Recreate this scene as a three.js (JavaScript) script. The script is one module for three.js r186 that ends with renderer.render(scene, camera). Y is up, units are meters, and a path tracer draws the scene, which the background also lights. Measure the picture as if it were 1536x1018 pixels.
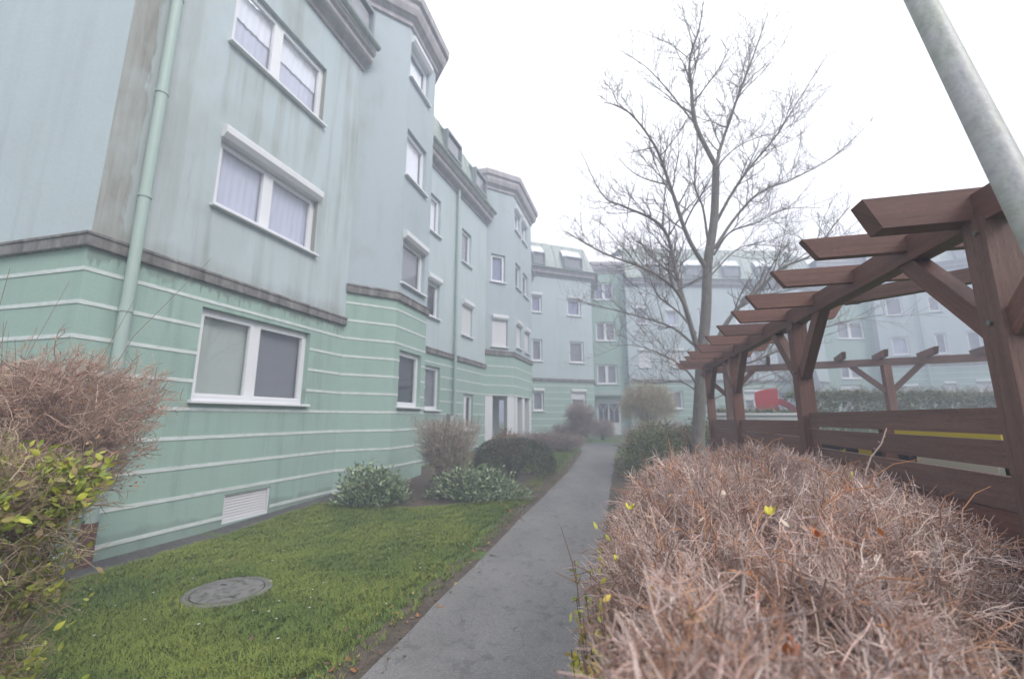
import * as THREE from 'three';
import { mergeGeometries } from 'three/addons/utils/BufferGeometryUtils.js';
import { RoundedBoxGeometry } from 'three/addons/geometries/RoundedBoxGeometry.js';

// ---------------------------------------------------------------- camera, sky, sun, exposure
const scene = new THREE.Scene();
const EYE = 1.56;
const camera = new THREE.PerspectiveCamera(2 * Math.atan(509 / 640) * 180 / Math.PI, 1024 / 678, 0.05, 400);
camera.rotation.order = 'YXZ';
camera.position.set(0, EYE, 0);
camera.focus = 2.1; camera.userData.fStop = 2;
camera.rotation.set(Math.atan(117 / 640), Math.atan(162 * Math.cos(Math.atan(117 / 640)) / 640), 0);

const renderer = new THREE.WebGLRenderer({ antialias: true });
renderer.setSize(1024, 678);
renderer.toneMapping = THREE.LinearToneMapping;
renderer.toneMappingExposure = 2.06;
renderer.shadowMap.enabled = true;

{ // overcast sky: brighter towards the zenith, pale and slightly violet at the horizon
  const w = 64, h = 32, d = new Float32Array(w * h * 4);
  for (let j = 0; j < h; j++) for (let i = 0; i < w; i++) {
    const el = (j + 0.5) / h * Math.PI - Math.PI / 2, s = Math.max(0, Math.sin(el));
    const L = 0.90 + 0.22 * s, k = (j * w + i) * 4;
    d[k] = L * (0.965 + 0.02 * s); d[k + 1] = L * (0.965 + 0.025 * s); d[k + 2] = L * 1.035; d[k + 3] = 1;
  }
  const t = new THREE.DataTexture(d, w, h, THREE.RGBAFormat, THREE.FloatType);
  t.mapping = THREE.EquirectangularReflectionMapping; t.magFilter = THREE.LinearFilter; t.needsUpdate = true;
  scene.background = t; scene.environment = t;
}
const sun = new THREE.DirectionalLight(0xfff8f0, 1.4);
sun.position.set(24, 25, 8); sun.target.position.set(0, 0, -8);
sun.castShadow = true; sun.shadow.radius = 45; sun.shadow.mapSize.set(2048, 2048);
Object.assign(sun.shadow.camera, { left: -45, right: 45, top: 45, bottom: -45, near: 1, far: 120 });
scene.add(sun, sun.target);
scene.fog = new THREE.FogExp2(0xdfe9fb, 0.022);

// ---------------------------------------------------------------- helpers
let seed = 7;
const rnd = () => { seed = (seed * 1664525 + 1013904223) >>> 0; return seed / 4294967296; };
const rr = (a, b) => a + (b - a) * rnd();
const cl = (v, a = 0, b = 1) => Math.min(b, Math.max(a, v));
const ss = (a, b, v) => { const t = cl((v - a) / (b - a)); return t * t * (3 - 2 * t); };
const V = (x, y, z) => new THREE.Vector3(x, y, z);
const perm = new Float32Array(65536); for (let i = 0; i < 65536; i++) perm[i] = rnd();
const hsh = (x, y) => perm[((x * 374761 + y * 668265 + ((x * y) << 3)) ^ (x * 13 + y * 7919)) & 65535];
function vn(x, y, px = 1e6, py = 1e6) {          // value noise with period
  const ix = Math.floor(x), iy = Math.floor(y); let fx = x - ix, fy = y - iy;
  fx = fx * fx * (3 - 2 * fx); fy = fy * fy * (3 - 2 * fy);
  const m = (v, p) => ((v % p) + p) % p;
  const x0 = m(ix, px), x1 = m(ix + 1, px), y0 = m(iy, py), y1 = m(iy + 1, py);
  const a = hsh(x0, y0), b = hsh(x1, y0), c = hsh(x0, y1), d = hsh(x1, y1);
  return a + (b - a) * fx + (c - a) * fy + (a - b - c + d) * fx * fy;
}
function fbm(x, y, o = 4, px = 1e6, py = 1e6) {
  let s = 0, a = 0.5, t = 0;
  for (let i = 0; i < o; i++) { s += a * vn(x, y, px, py); t += a; x *= 2; y *= 2; px *= 2; py *= 2; a *= 0.5; }
  return s / t;
}
const enc = v => 255 * (v <= 0.0031308 ? 12.92 * v : 1.055 * Math.pow(v, 1 / 2.4) - 0.055);
function tex(w, h, fn, srgb = true) {            // fn(u, v) gives linear rgb (or a grey value)
  const d = new Uint8Array(w * h * 4);
  for (let j = 0; j < h; j++) for (let i = 0; i < w; i++) {
    const c = fn((i + 0.5) / w, (j + 0.5) / h), k = (j * w + i) * 4;
    for (let q = 0; q < 3; q++) { const v = cl(c.length ? c[q] : c); d[k + q] = srgb ? enc(v) : 255 * v; }
    d[k + 3] = 255;
  }
  const t = new THREE.DataTexture(d, w, h); t.wrapS = t.wrapT = THREE.RepeatWrapping;
  t.magFilter = THREE.LinearFilter; t.minFilter = THREE.LinearMipmapLinearFilter; t.generateMipmaps = true;
  if (srgb) t.colorSpace = THREE.SRGBColorSpace; t.needsUpdate = true; return t;
}
const lin = (r, g, b) => new THREE.Color().setRGB(r, g, b);
const mat = (r, g, b, o = {}) => new THREE.MeshStandardMaterial({ color: lin(r, g, b), roughness: 0.8, ...o });
const mix3 = (a, b, t) => [a[0] + (b[0] - a[0]) * t, a[1] + (b[1] - a[1]) * t, a[2] + (b[2] - a[2]) * t];
const taken = {};
function numbered(n) { if (!(n in taken)) { taken[n] = 0; return n; } taken[n]++; return n + '_' + String(taken[n]).padStart(3, '0'); }
function fin(m, name, parent) { m.name = name; m.castShadow = m.receiveShadow = true; parent.add(m); return m; }
function part(name, geo, m, parent) { return fin(new THREE.Mesh(geo, m), name, parent); }
function tag(o, label, category, group, kind) {
  if (label) o.userData.label = label; if (category) o.userData.category = category;
  if (group) o.userData.group = group; if (kind) o.userData.kind = kind; return o;
}
function thing(name, x, y, z, label, category, group, turn = 0) {
  const g = new THREE.Group(); g.name = numbered(name); g.position.set(x, y, z); g.rotation.y = turn;
  scene.add(g); return tag(g, label, category, group);
}
function structure(name, geo, m, label) { const o = part(numbered(name), geo, m, scene); return tag(o, label, null, null, 'structure'); }
const box = (w, h, d, x, y, z) => new THREE.BoxGeometry(w, h, d).translate(x, y, z);
const rbox = (w, h, d, x, y, z, r = 0.008) => new RoundedBoxGeometry(w, h, d, 1, r).translate(x, y, z);
const merge = a => mergeGeometries(a.map(g => { g = g.index ? g.toNonIndexed() : g; for (const k of Object.keys(g.attributes)) if (!['position', 'normal', 'uv'].includes(k)) g.deleteAttribute(k); return g; }));
// timber between two points: b = size across, h = size upright; slant cuts the ends
function bar(p, q, b, h, slant = 0) {
  const d = V().subVectors(q, p), L = d.length();
  const g = new THREE.BoxGeometry(L, h, b, 1, 1, 1);
  if (slant) { const a = g.attributes.position; for (let i = 0; i < a.count; i++) if (a.getY(i) < 0) a.setX(i, a.getX(i) - Math.sign(a.getX(i)) * slant); g.computeVertexNormals(); }
  const u = g.attributes.uv; const po = g.attributes.position, no = g.attributes.normal;
  const off = rnd() * 3;
  for (let i = 0; i < u.count; i++) u.setXY(i, po.getX(i) * 0.5 + off, (po.getY(i) + po.getZ(i)) * 2 + off);
  const ex = d.clone().normalize(), up = Math.abs(ex.y) > 0.95 ? V(0, 0, 1) : V(0, 1, 0);
  const ez = V().crossVectors(ex, up).normalize(), ey = V().crossVectors(ez, ex);
  return g.applyMatrix4(new THREE.Matrix4().makeBasis(ex, ey, ez).setPosition(V().addVectors(p, q).multiplyScalar(0.5)));
}
// many tapered tubes gathered in one geometry
class Tubes {
  constructor() { this.p = []; this.n = []; this.i = []; this.c = null; }
  add(pts, r0, r1, sides = 5) {
    const m = pts.length; let base = this.p.length / 3, ref = V(0.31, 0.22, 0.92);
    for (let k = 0; k < m; k++) {
      const t = V().subVectors(pts[Math.min(k + 1, m - 1)], pts[Math.max(k - 1, 0)]).normalize();
      if (Math.abs(t.dot(ref)) > 0.9) ref = V(0.9, 0.3, -0.2);
      const a = V().crossVectors(t, ref).normalize(), b = V().crossVectors(t, a), r = r0 + (r1 - r0) * k / (m - 1);
      for (let s = 0; s < sides; s++) {
        const q = s / sides * Math.PI * 2, x = Math.cos(q), y = Math.sin(q);
        const nx = a.x * x + b.x * y, ny = a.y * x + b.y * y, nz = a.z * x + b.z * y;
        this.p.push(pts[k].x + nx * r, pts[k].y + ny * r, pts[k].z + nz * r); this.n.push(nx, ny, nz);
        if (k < m - 1) { const u = base + k * sides, s2 = (s + 1) % sides; this.i.push(u + s, u + s2, u + sides + s, u + s2, u + sides + s2, u + sides + s); }
      }
    }
  }
  geo() {
    const g = new THREE.BufferGeometry();
    g.setAttribute('position', new THREE.Float32BufferAttribute(this.p, 3)); g.setAttribute('normal', new THREE.Float32BufferAttribute(this.n, 3));
    g.setAttribute('uv', new THREE.Float32BufferAttribute(new Float32Array(this.p.length / 3 * 2).map((_, k) => this.p[(k >> 1) * 3 + (k & 1)] * 1.3), 2));
    g.setIndex(this.i); return g;
  }
}
const lawnH = (x, z) => 0.45 * cl((-z - 5) / 12) + 0.9 * ss(2.2, 5.2, x) * ss(8.5, 12.5, -z) + 0.5 * ss(9, 18, x) * ss(14, 26, -z);

// ---------------------------------------------------------------- surface textures
const concrete = [0.26, 0.25, 0.245];
const upCol = [0.445, 0.515, 0.535], upDirt = [0.32, 0.36, 0.35], loCol = [0.3, 0.42, 0.365], loDirt = [0.21, 0.295, 0.255];
// generic weathered render, 6 m x 6 m, tiling
function plaster(base, dirt, k) {
  return tex(768, 768, (u, v) => {
    const st = fbm(u * 40 + k, v * 3 + k, 4, 40, 3), bl = fbm(u * 5 + 3 * k, v * 5, 5, 5, 5), fi = vn(u * 384, v * 384, 384, 384), m = fbm(u * 22, v * 10 + k, 3, 22, 10);
    let d = cl((st - 0.48) * 1.5) * (0.35 + 0.9 * cl(bl - 0.3)) + cl(bl - 0.5) * 0.7 + cl(m - 0.62) * 0.5;
    const c = mix3(base, dirt, cl(d)); const g = 0.955 + 0.07 * fi + 0.05 * (m - 0.5); return [c[0] * g, c[1] * g, c[2] * g];
  });
}
const bumpTex = tex(512, 512, (u, v) => 0.5 * vn(u * 256, v * 256, 256, 256) + 0.5 * fbm(u * 60, v * 60, 3, 60, 60), false);
const renderMat = t => new THREE.MeshStandardMaterial({ map: t, roughness: 0.93, bumpMap: bumpTex, bumpScale: 0.002 });
const upMat = renderMat(plaster(upCol, upDirt, 1)), loMat = renderMat(plaster(loCol, loDirt, 2)), stairMat = renderMat(plaster([0.31, 0.43, 0.38], loDirt, 5));
const bayMat = renderMat(tex(768, 768, (u, v) => {      // the tower bay: brown green runs of dirt
  const st = fbm(u * 30 + 9, v * 3, 4, 30, 3), bl = fbm(u * 4, v * 5 + 4, 5, 4, 5), m = fbm(u * 18, v * 14, 4, 18, 14), fi = vn(u * 384, v * 384, 384, 384);
  const d = cl(cl((st - 0.42) * 1.8) * cl((bl - 0.25) * 1.9) + cl(m - 0.58) * 1.2);
  const c = mix3([0.385, 0.445, 0.475], [0.29, 0.31, 0.28], d * 0.85), g = 0.95 + 0.08 * fi; return [c[0] * g, c[1] * g, c[2] * g];
}));
// near wall, one picture of its own (4.45 m wide): the corner strip is soiled, runs start at the window corners
const nearUp = renderMat(tex(1024, 1024, (u, v) => {
  const x = u * 4.45, y = 3.4 + v * 6.4, st = fbm(x * 9, y * 0.55, 4), fine = fbm(x * 34, y * 1.6, 3), bl = fbm(x * 1.2 + 5, y * 0.9, 5), fi = vn(x * 150, y * 150), m = fbm(x * 5, y * 4, 4);
  let c = mix3(upCol, upDirt, cl(cl((st - 0.44) * 2.2) * (0.35 + bl) + cl(bl - 0.48) * 1.5));
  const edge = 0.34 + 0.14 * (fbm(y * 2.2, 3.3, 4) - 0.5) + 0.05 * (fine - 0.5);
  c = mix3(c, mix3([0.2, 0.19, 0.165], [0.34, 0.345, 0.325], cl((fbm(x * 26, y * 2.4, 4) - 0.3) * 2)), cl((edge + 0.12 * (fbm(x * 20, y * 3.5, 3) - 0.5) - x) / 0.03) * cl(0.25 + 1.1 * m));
  c = mix3(c, [0.35, 0.37, 0.34], cl((1.15 - x) / 0.7 + (m - 0.5) * 1.2) * 0.55 * cl(0.3 + 1.2 * fine - 0.2));
  for (const [wx, wy, len, wd] of [[1.3, 4.62, 1.0, 0.05], [1.27, 7.3, 1.35, 0.06], [3.36, 4.58, 0.5, 0.035], [0.95, 5.2, 1.2, 0.03], [3.3, 7.3, 0.6, 0.03], [1.55, 8.0, 0.4, 0.03]])
    if (y < wy && y > wy - len) c = mix3(c, [0.25, 0.285, 0.25], cl(1 - Math.abs(x - wx + 0.03 * (vn(y * 5, wx) - 0.5)) / wd) * 0.55 * cl(fine * 1.6 - 0.2) * cl((y - wy + len) * 4));
  const low = cl((3.62 + 0.28 * fbm(x * 7, 1.7, 3) + 0.1 - y) / 0.2);
  c = mix3(c, [0.22, 0.225, 0.19], low * 0.45 * cl(st * 1.7));
  const g = 0.955 + 0.08 * fi; return [c[0] * g, c[1] * g, c[2] * g];
}));
const nearLo = renderMat(tex(1024, 1024, (u, v) => {
  const x = u * 4.45, y = -0.6 + v * 4.3, st = fbm(x * 11, y * 0.6, 4), fine = fbm(x * 40, y * 2, 3), bl = fbm(x * 1.3 + 2, y * 1.1, 5), fi = vn(x * 150, y * 150), m = fbm(x * 6, y * 6, 4);
  let c = mix3(loCol, loDirt, cl(cl((st - 0.45) * 1.7) * (0.2 + bl) + cl(bl - 0.52) * 0.9));
  for (const [wx, wy, len, wd] of [[1.33, 2.5, 2.3, 0.09], [3.46, 1.75, 0.9, 0.05], [0.95, 3.4, 0.9, 0.04], [0.75, 3.4, 0.5, 0.04]])
    if (y < wy && y > wy - len) c = mix3(c, [0.17, 0.25, 0.215], cl(1 - Math.abs(x - wx) / wd) * 0.6 * cl(fine * 1.6 - 0.1) * cl((y - wy + len) * 3));
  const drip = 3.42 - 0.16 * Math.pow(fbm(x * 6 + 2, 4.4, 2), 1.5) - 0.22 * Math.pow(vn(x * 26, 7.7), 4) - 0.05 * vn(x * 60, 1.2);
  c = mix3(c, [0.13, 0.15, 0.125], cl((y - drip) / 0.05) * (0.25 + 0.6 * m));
  const soil = cl((0.16 + 0.22 * fbm(x * 5, 9.1, 4) - y) / 0.06);
  c = mix3(c, [0.16, 0.21, 0.175], soil * (0.45 + 0.5 * (m - 0.4)));
  const g = 0.95 + 0.09 * fi; return [c[0] * g, c[1] * g, c[2] * g];
}));
const cornMat = renderMat(tex(512, 256, (u, v) => {
  const a = fbm(u * 24, v * 6, 5, 24, 6), b = fbm(u * 6, v * 3, 3, 6, 3), p = fbm(u * 70, v * 30, 3, 70, 30), s = 0.62 + 0.95 * (a - 0.25) + 0.4 * (b - 0.5) + 0.35 * (p - 0.5);
  return [concrete[0] * s, concrete[1] * s, concrete[2] * s * 0.98];
}));
const eaveMat = renderMat(tex(512, 256, (u, v) => { const s = 0.8 + 0.5 * (fbm(u * 20, v * 8, 4, 20, 8) - 0.3); return [0.43 * s, 0.405 * s, 0.42 * s]; }));
const copperMat = new THREE.MeshStandardMaterial({ roughness: 0.6, metalness: 0.1, map: tex(512, 512, (u, v) => {
  const a = fbm(u * 14, v * 14, 5, 14, 14), b = fbm(u * 40, v * 4, 3, 40, 4), c = mix3([0.24, 0.29, 0.265], [0.37, 0.42, 0.395], a); const s = 0.8 + 0.4 * b; return [c[0] * s, c[1] * s, c[2] * s]; }) });
const white = mat(0.72, 0.73, 0.75, { roughness: 0.35 }), whitePaint = mat(0.66, 0.67, 0.69, { roughness: 0.7 });
const shutterMat = mat(0.62, 0.62, 0.64, { roughness: 0.6 });
const stripeMat = new THREE.MeshStandardMaterial({ roughness: 0.85, map: tex(512, 64, (u, v) => { const s = 0.72 + 0.4 * (fbm(u * 40, v * 4, 4, 40, 4) - 0.2); return [0.68 * s, 0.74 * s, 0.72 * s]; }) });
const pipeMat = mat(0.34, 0.435, 0.395, { roughness: 0.5 });
const glassMat = new THREE.MeshPhysicalMaterial({ color: lin(0.93, 0.95, 0.97), transmission: 1, thickness: 0, roughness: 0.03, ior: 1.8, side: THREE.DoubleSide });
const backs = { white: mat(0.78, 0.78, 0.84), pale: mat(0.5, 0.51, 0.62), grey: mat(0.2, 0.2, 0.22), dark: mat(0.055, 0.058, 0.07), blind: mat(0.42, 0.46, 0.41), blue: mat(0.22, 0.24, 0.36), red: mat(0.2, 0.15, 0.16) };  // dark: the unlit room behind the glass, put into the panel colour

// ---------------------------------------------------------------- building kit
function frameOf(A, B) {
  const dx = B[0] - A[0], dz = B[1] - A[1], L = Math.hypot(dx, dz);
  return { A, B, L, u: [dx / L, dz / L], n: [-dz / L, dx / L], turn: Math.atan2(-dz, dx) };
}
function quadGeo(list) { // list of 4-point quads, flat shaded, uv in metres
  const p = [], uv = [];
  for (const q of list) { const w = q[0].distanceTo(q[1]), h = q[0].distanceTo(q[3]);
    for (const k of [0, 1, 2, 0, 2, 3]) { p.push(q[k].x, q[k].y, q[k].z); uv.push(k === 1 || k === 2 ? w : 0, k >= 2 ? h : 0); } }
  const g = new THREE.BufferGeometry(); g.setAttribute('position', new THREE.Float32BufferAttribute(p, 3)); g.setAttribute('uv', new THREE.Float32BufferAttribute(uv, 2)); g.computeVertexNormals(); return g;
}
const uvScale = (g, su, sv, ou = 0, ov = 0) => { const u = g.attributes.uv; for (let i = 0; i < u.count; i++) u.setXY(i, u.getX(i) * su + ou, u.getY(i) * sv + ov); return g; };
const REC = 0.13;
function sheet(x0, x1, y0, y1, holes) { // a wall face with openings and their reveals
  const s = new THREE.Shape(); s.moveTo(x0, y0); s.lineTo(x1, y0); s.lineTo(x1, y1); s.lineTo(x0, y1); s.closePath();
  const q = [];
  for (const o of holes) {
    const h = new THREE.Path(); h.moveTo(o.u0, o.y0); h.lineTo(o.u0, o.y1); h.lineTo(o.u1, o.y1); h.lineTo(o.u1, o.y0); h.closePath(); s.holes.push(h);
    const d = -(o.deep || REC + 0.1), P = (x, y, z) => V(x, y, z);
    q.push([P(o.u0, o.y0, 0), P(o.u0, o.y0, d), P(o.u0, o.y1, d), P(o.u0, o.y1, 0)], [P(o.u1, o.y0, d), P(o.u1, o.y0, 0), P(o.u1, o.y1, 0), P(o.u1, o.y1, d)],
      [P(o.u0, o.y0, 0), P(o.u1, o.y0, 0), P(o.u1, o.y0, d), P(o.u0, o.y0, d)], [P(o.u0, o.y1, d), P(o.u1, o.y1, d), P(o.u1, o.y1, 0), P(o.u0, o.y1, 0)]);
  }
  const g = new THREE.ShapeGeometry(s);
  return q.length ? merge([g, quadGeo(q)]) : g;
}
function putOn(o, b, f, x = 0, y = 0, z = 0) { // place a child of building b in the frame of wall f
  o.position.set(f.A[0] + f.u[0] * x + f.n[0] * z - b.position.x, y - b.position.y, f.A[1] + f.u[1] * x + f.n[1] * z - b.position.z); o.rotation.y = f.turn; return o;
}
let winCount = 0;
function addWindow(b, f, o) {
  const w = o.u1 - o.u0, h = o.y1 - o.y0, g = new THREE.Group(); g.name = 'window'; b.add(g); putOn(g, b, f, o.u0, o.y0);
  const z = -REC, fr = [], t = 0.06, bh = o.box ? 0.17 : 0, H = h - bh;
  fr.push(box(t, H, 0.07, t / 2, H / 2, z), box(t, H, 0.07, w - t / 2, H / 2, z), box(w - 2 * t, t + 0.035, 0.075, w / 2, t / 2 + 0.0175, z), box(w - 2 * t, t, 0.07, w / 2, H - t / 2, z));
  const cuts = [t]; if (o.m) { const mx = o.m - o.u0; fr.push(box(0.1, H - 2 * t, 0.08, mx, H / 2, z)); cuts.push(mx - 0.05, mx + 0.05); } cuts.push(w - t);
  for (let k = 0; k < cuts.length; k += 2) {
    const a = cuts[k], c = cuts[k + 1], s = 0.045;
    if (c - a > 0.2) fr.push(box(s, H - 2 * t, 0.06, a + s / 2, H / 2, z + 0.015), box(s, H - 2 * t, 0.06, c - s / 2, H / 2, z + 0.015), box(c - a - 2 * s, s, 0.06, (a + c) / 2, t + s / 2, z + 0.015), box(c - a - 2 * s, s, 0.06, (a + c) / 2, H - t - s / 2, z + 0.015));
    const pane = new THREE.PlaneGeometry(c - a, H - 2 * t).translate((a + c) / 2, H / 2, z + 0.012);
    part('pane', pane, glassMat, g);
    const kind = Array.isArray(o.c) ? o.c[k / 2] : (o.c || 'grey');
    const part2 = kind.split('/');             // 'upper/lower': a half drawn blind above
    const back = (kd, y0, y1, dz) => {
      const cg = new THREE.PlaneGeometry(c - a, y1 - y0, kd === 'white' || kd === 'pale' ? 40 : 1, 1), ps = cg.attributes.position;
      for (let i = 0; i < ps.count; i++) ps.setZ(i, kd === 'white' || kd === 'pale' ? 0.006 * Math.sin(ps.getX(i) * 52 + winCount) + 0.004 * Math.sin(ps.getX(i) * 23) : 0);
      cg.computeVertexNormals();
      part(kd === 'blind' ? 'blind' : 'curtain_room_panel', cg.translate((a + c) / 2, (y0 + y1) / 2, z - 0.07 - dz), backs[kd], g);  // cloth curtain; the dark kind is a flat panel coloured as the unlit room
    };
    if (part2.length > 1) { back(part2[0], H * 0.55, H - t, 0); back(part2[1], t, H - t, 0.03); } else back(kind, t, H - t, 0);
  }
  part('frame', merge(fr), white, g);
  part('sill', rbox(w + 0.1, 0.045, REC + 0.09, w / 2, -0.018, -REC / 2 + 0.045, 0.01), white, g);
  if (o.box) {
    const s = new THREE.Shape(); s.moveTo(-REC, -0.02); s.lineTo(0.05, -0.02); s.lineTo(0.11, 0.05); s.lineTo(0.11, 0.15); s.lineTo(0.09, 0.175); s.lineTo(-REC, 0.175); s.closePath();
    const eg = new THREE.ExtrudeGeometry(s, { depth: w + 0.03, bevelEnabled: false }).rotateY(-Math.PI / 2).scale(-1, 1, 1);
    // shape x runs outwards: bring it onto z
    const p = eg.attributes.position, out = eg.clone(); for (let i = 0; i < p.count; i++) out.attributes.position.setXYZ(i, p.getX(i) - 0.015, p.getY(i) + H, p.getZ(i));
    out.computeVertexNormals(); part('shutter_box', out, whitePaint, g);
  }
  if (o.shut) {
    const top = H - 0.005, bot = H - (H - 0.02) * o.shut, n = Math.max(3, Math.round((top - bot) / 0.05)), q = [];
    for (let k = 0; k < n; k++) { const a = top - (top - bot) * k / n, c = top - (top - bot) * (k + 1) / n, z0 = -0.055, z1 = -0.045, md = (a + c) / 2;
      q.push([V(0.02, c, z0), V(w - 0.02, c, z0), V(w - 0.02, md, z1), V(0.02, md, z1)], [V(0.02, md, z1), V(w - 0.02, md, z1), V(w - 0.02, a, z0), V(0.02, a, z0)]); }
    part('roller_shutter', quadGeo(q), shutterMat, g);
  }
  winCount++; return g;
}
const STR = [-2, -1, 0, 1, 2, 3, 4, 5, 6, 7, 8].map(k => EYE + (4.294 - k) * 0.38);
// one straight wall: green below, grey above, white stripes on the green, windows in it
function wallRun(b, A, B, o) {
  const f = frameOf(A, B), wins = o.wins || [], lo = wins.filter(w => w.y1 <= o.split), up = wins.filter(w => w.y1 > o.split), holes = wins.concat(o.holes || []);
  const mk = (y0, y1, hs, m, uvf) => { const g = sheet(0, f.L, y0, y1, hs); uvf ? uvScale(g, ...uvf) : uvScale(g, 1 / 6, 1 / 6, (A[0] * 0.37 + A[1] * 0.21) % 1, 0); return putOn(part('wall', g, m, b), b, f); };
  let low = null;
  if (o.y0 < o.split) {
    low = mk(o.y0, o.split, lo.concat((o.holes || []).filter(h => h.y1 <= o.split)), o.lo || loMat, o.loUV);
    for (const s0 of STR) {
      const y = s0 + (o.raise || 0); if (o.stripes === false || y > o.split - 0.05 || y < (o.stripeMin ?? o.y0)) continue;
      const cuts = holes.filter(h => y > h.y0 - 0.05 && y < h.y1 + 0.03).sort((p, q) => p.u0 - q.u0); let x = 0; const runs = [];
      for (const h of cuts) { if (h.u0 - x > 0.02) runs.push([x, h.u0 - (h.y0 > y ? 0 : 0)]); x = h.u1; } if (f.L - x > 0.02) runs.push([x, f.L]);
      for (const [a, c] of runs) part('stripe', uvScale(box(c - a, 0.046, 0.012, (a + c) / 2, y, 0.003), (c - a) / 3, 1, y % 1, 0), stripeMat, low);
    }
  }
  if (o.y1 > o.split) mk(o.split, o.y1, up, o.up || upMat, o.upUV);
  for (const w of wins) addWindow(b, f, w);
  return f;
}
// sweep a profile [outward, height] along a plan line with mitred corners
function sweep(pts, prof, closed = false) {
  const n = pts.length, nr = []; for (let i = 0; i < n - 1; i++) nr.push(frameOf(pts[i], pts[i + 1]).n);
  const secs = pts.map((p, i) => { const a = nr[Math.max(0, i - 1)], c = nr[Math.min(n - 2, i)]; let mx = a[0] + c[0], mz = a[1] + c[1]; const l = Math.hypot(mx, mz); mx /= l; mz /= l; const k = 1 / Math.max(0.3, mx * a[0] + mz * a[1]); return prof.map(([o, y]) => V(p[0] + mx * o * k, y, p[1] + mz * o * k)); });
  const q = [], m = prof.length;
  for (let i = 0; i < n - 1; i++) for (let k = 0; k < (closed ? m : m - 1); k++) { const k2 = (k + 1) % m; q.push([secs[i][k], secs[i + 1][k], secs[i + 1][k2], secs[i][k2]]); }
  if (closed) for (const e of [0, n - 1]) for (let k = 1; k < m - 1; k++) q.push([secs[e][0], secs[e][k], secs[e][k + 1], secs[e][k + 1]]);
  return quadGeo(q);
}
const swept = (b, name, pts, prof, m, closed, s = 0.5) => part(name, uvScale(sweep(pts, prof, closed), s, s).translate(-b.position.x, -b.position.y, -b.position.z), m, b);
const bandProf = (y, h, o) => [[0, y], [o * 0.75, y + 0.004], [o * 0.78, y + 0.012], [o * 0.8, y + h - 0.045], [o, y + h - 0.04], [o, y + h - 0.012], [0.0, y + h + 0.025]];
const eaveProf = y => [[0, y], [0.05, y + 0.015], [0.05, y + 0.1], [0.1, y + 0.13], [0.22, y + 0.16], [0.26, y + 0.2], [0.26, y + 0.3], [0.33, y + 0.34], [0.33, y + 0.46], [0.1, y + 0.5]];
const towerProf = y => [[0, y], [0.06, y + 0.02], [0.06, y + 0.14], [0.14, y + 0.2], [0.2, y + 0.22], [0.26, y + 0.36], [0.26, y + 0.5], [0.34, y + 0.54], [0.36, y + 0.74], [0.3, y + 0.8], [0.1, y + 0.84]];
function gutterAndRoof(b, pts, y, o = {}) {
  swept(b, 'eaves_cornice', pts, eaveProf(y), eaveMat, false);
  const gp = []; for (let k = 0; k <= 6; k++) { const a = Math.PI * k / 6; gp.push([0.40 - 0.075 * Math.cos(a), y + 0.52 - 0.08 * Math.sin(a)]); }
  swept(b, 'gutter', pts, gp.concat([[0.46, y + 0.53], [0.34, y + 0.53]]), copperMat, true);
  const r1 = o.r1 ?? 1.35, in1 = o.in1 ?? -0.75;
  const roof = swept(b, 'roof', pts, [[0.3, y + 0.47], [in1, y + 0.47 + r1], [in1 - 0.05, y + 0.55 + r1], [in1 - 3.2, y + 1.2 + r1]], copperMat, false);
  for (let i = 0; i < pts.length - 1; i++) { const f = frameOf(pts[i], pts[i + 1]), n = Math.floor(f.L / 0.62);
    for (let k = 0; k < n; k++) { const s = (k + 0.5) * f.L / n, P = (o2, yy) => V(f.A[0] + f.u[0] * s + f.n[0] * o2 - b.position.x, yy - b.position.y, f.A[1] + f.u[1] * s + f.n[1] * o2 - b.position.z);
      part('standing_seam', bar(P(0.29, y + 0.49), P(in1, y + 0.49 + r1), 0.03, 0.06), copperMat, roof); } }
  return roof;
}
function downpipe(b, x, z, y0, y1, r, m = pipeMat, low) {
  const t = new Tubes(); t.add([V(x, y0, z), V(x, (y0 + y1) / 2, z), V(x, y1, z)], r, r, 12);
  const p = part('downpipe', t.geo().translate(-b.position.x, -b.position.y, -b.position.z), m, b);
  for (let y = y0 + 0.9; y < y1; y += 1.45) part('pipe_collar', new THREE.CylinderGeometry(r * 1.16, r * 1.16, 0.05, 12).translate(x - b.position.x, y - b.position.y, z - b.position.z), m, p);
  if (low) part('pipe_shoe', new THREE.CylinderGeometry(r * 1.12, r * 1.12, low, 12).translate(x - b.position.x, y0 - low / 2 - b.position.y, z - b.position.z), mat(0.13, 0.055, 0.045, { roughness: 0.7 }), p);
}

// ---------------------------------------------------------------- ground, path, lawn
function groundSheet(x0, x1, z0, z1, nx, nz, dy) {
  const g = new THREE.PlaneGeometry(1, 1, nx, nz), p = g.attributes.position, u = g.attributes.uv;
  for (let i = 0; i < p.count; i++) { const x = x0 + (p.getX(i) + 0.5) * (x1 - x0), z = z0 + (0.5 - p.getY(i)) * (z1 - z0); p.setXYZ(i, x, lawnH(x, z) + dy, z); u.setXY(i, x / 4, z / 4); }
  if ((x1 - x0) * (z1 - z0) > 0) { const ix = g.index; for (let i = 0; i < ix.count; i += 3) { const t = ix.getX(i + 1); ix.setX(i + 1, ix.getX(i + 2)); ix.setX(i + 2, t); } }
  g.computeVertexNormals(); return g;
}
const soilTex = tex(512, 512, (u, v) => { const a = fbm(u * 20, v * 20, 5, 20, 20), b = vn(u * 200, v * 200, 200, 200), c = mix3([0.045, 0.035, 0.026], [0.12, 0.095, 0.07], a); const s = 0.6 + 0.8 * b; return [c[0] * s, c[1] * s, c[2] * s]; });
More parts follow.
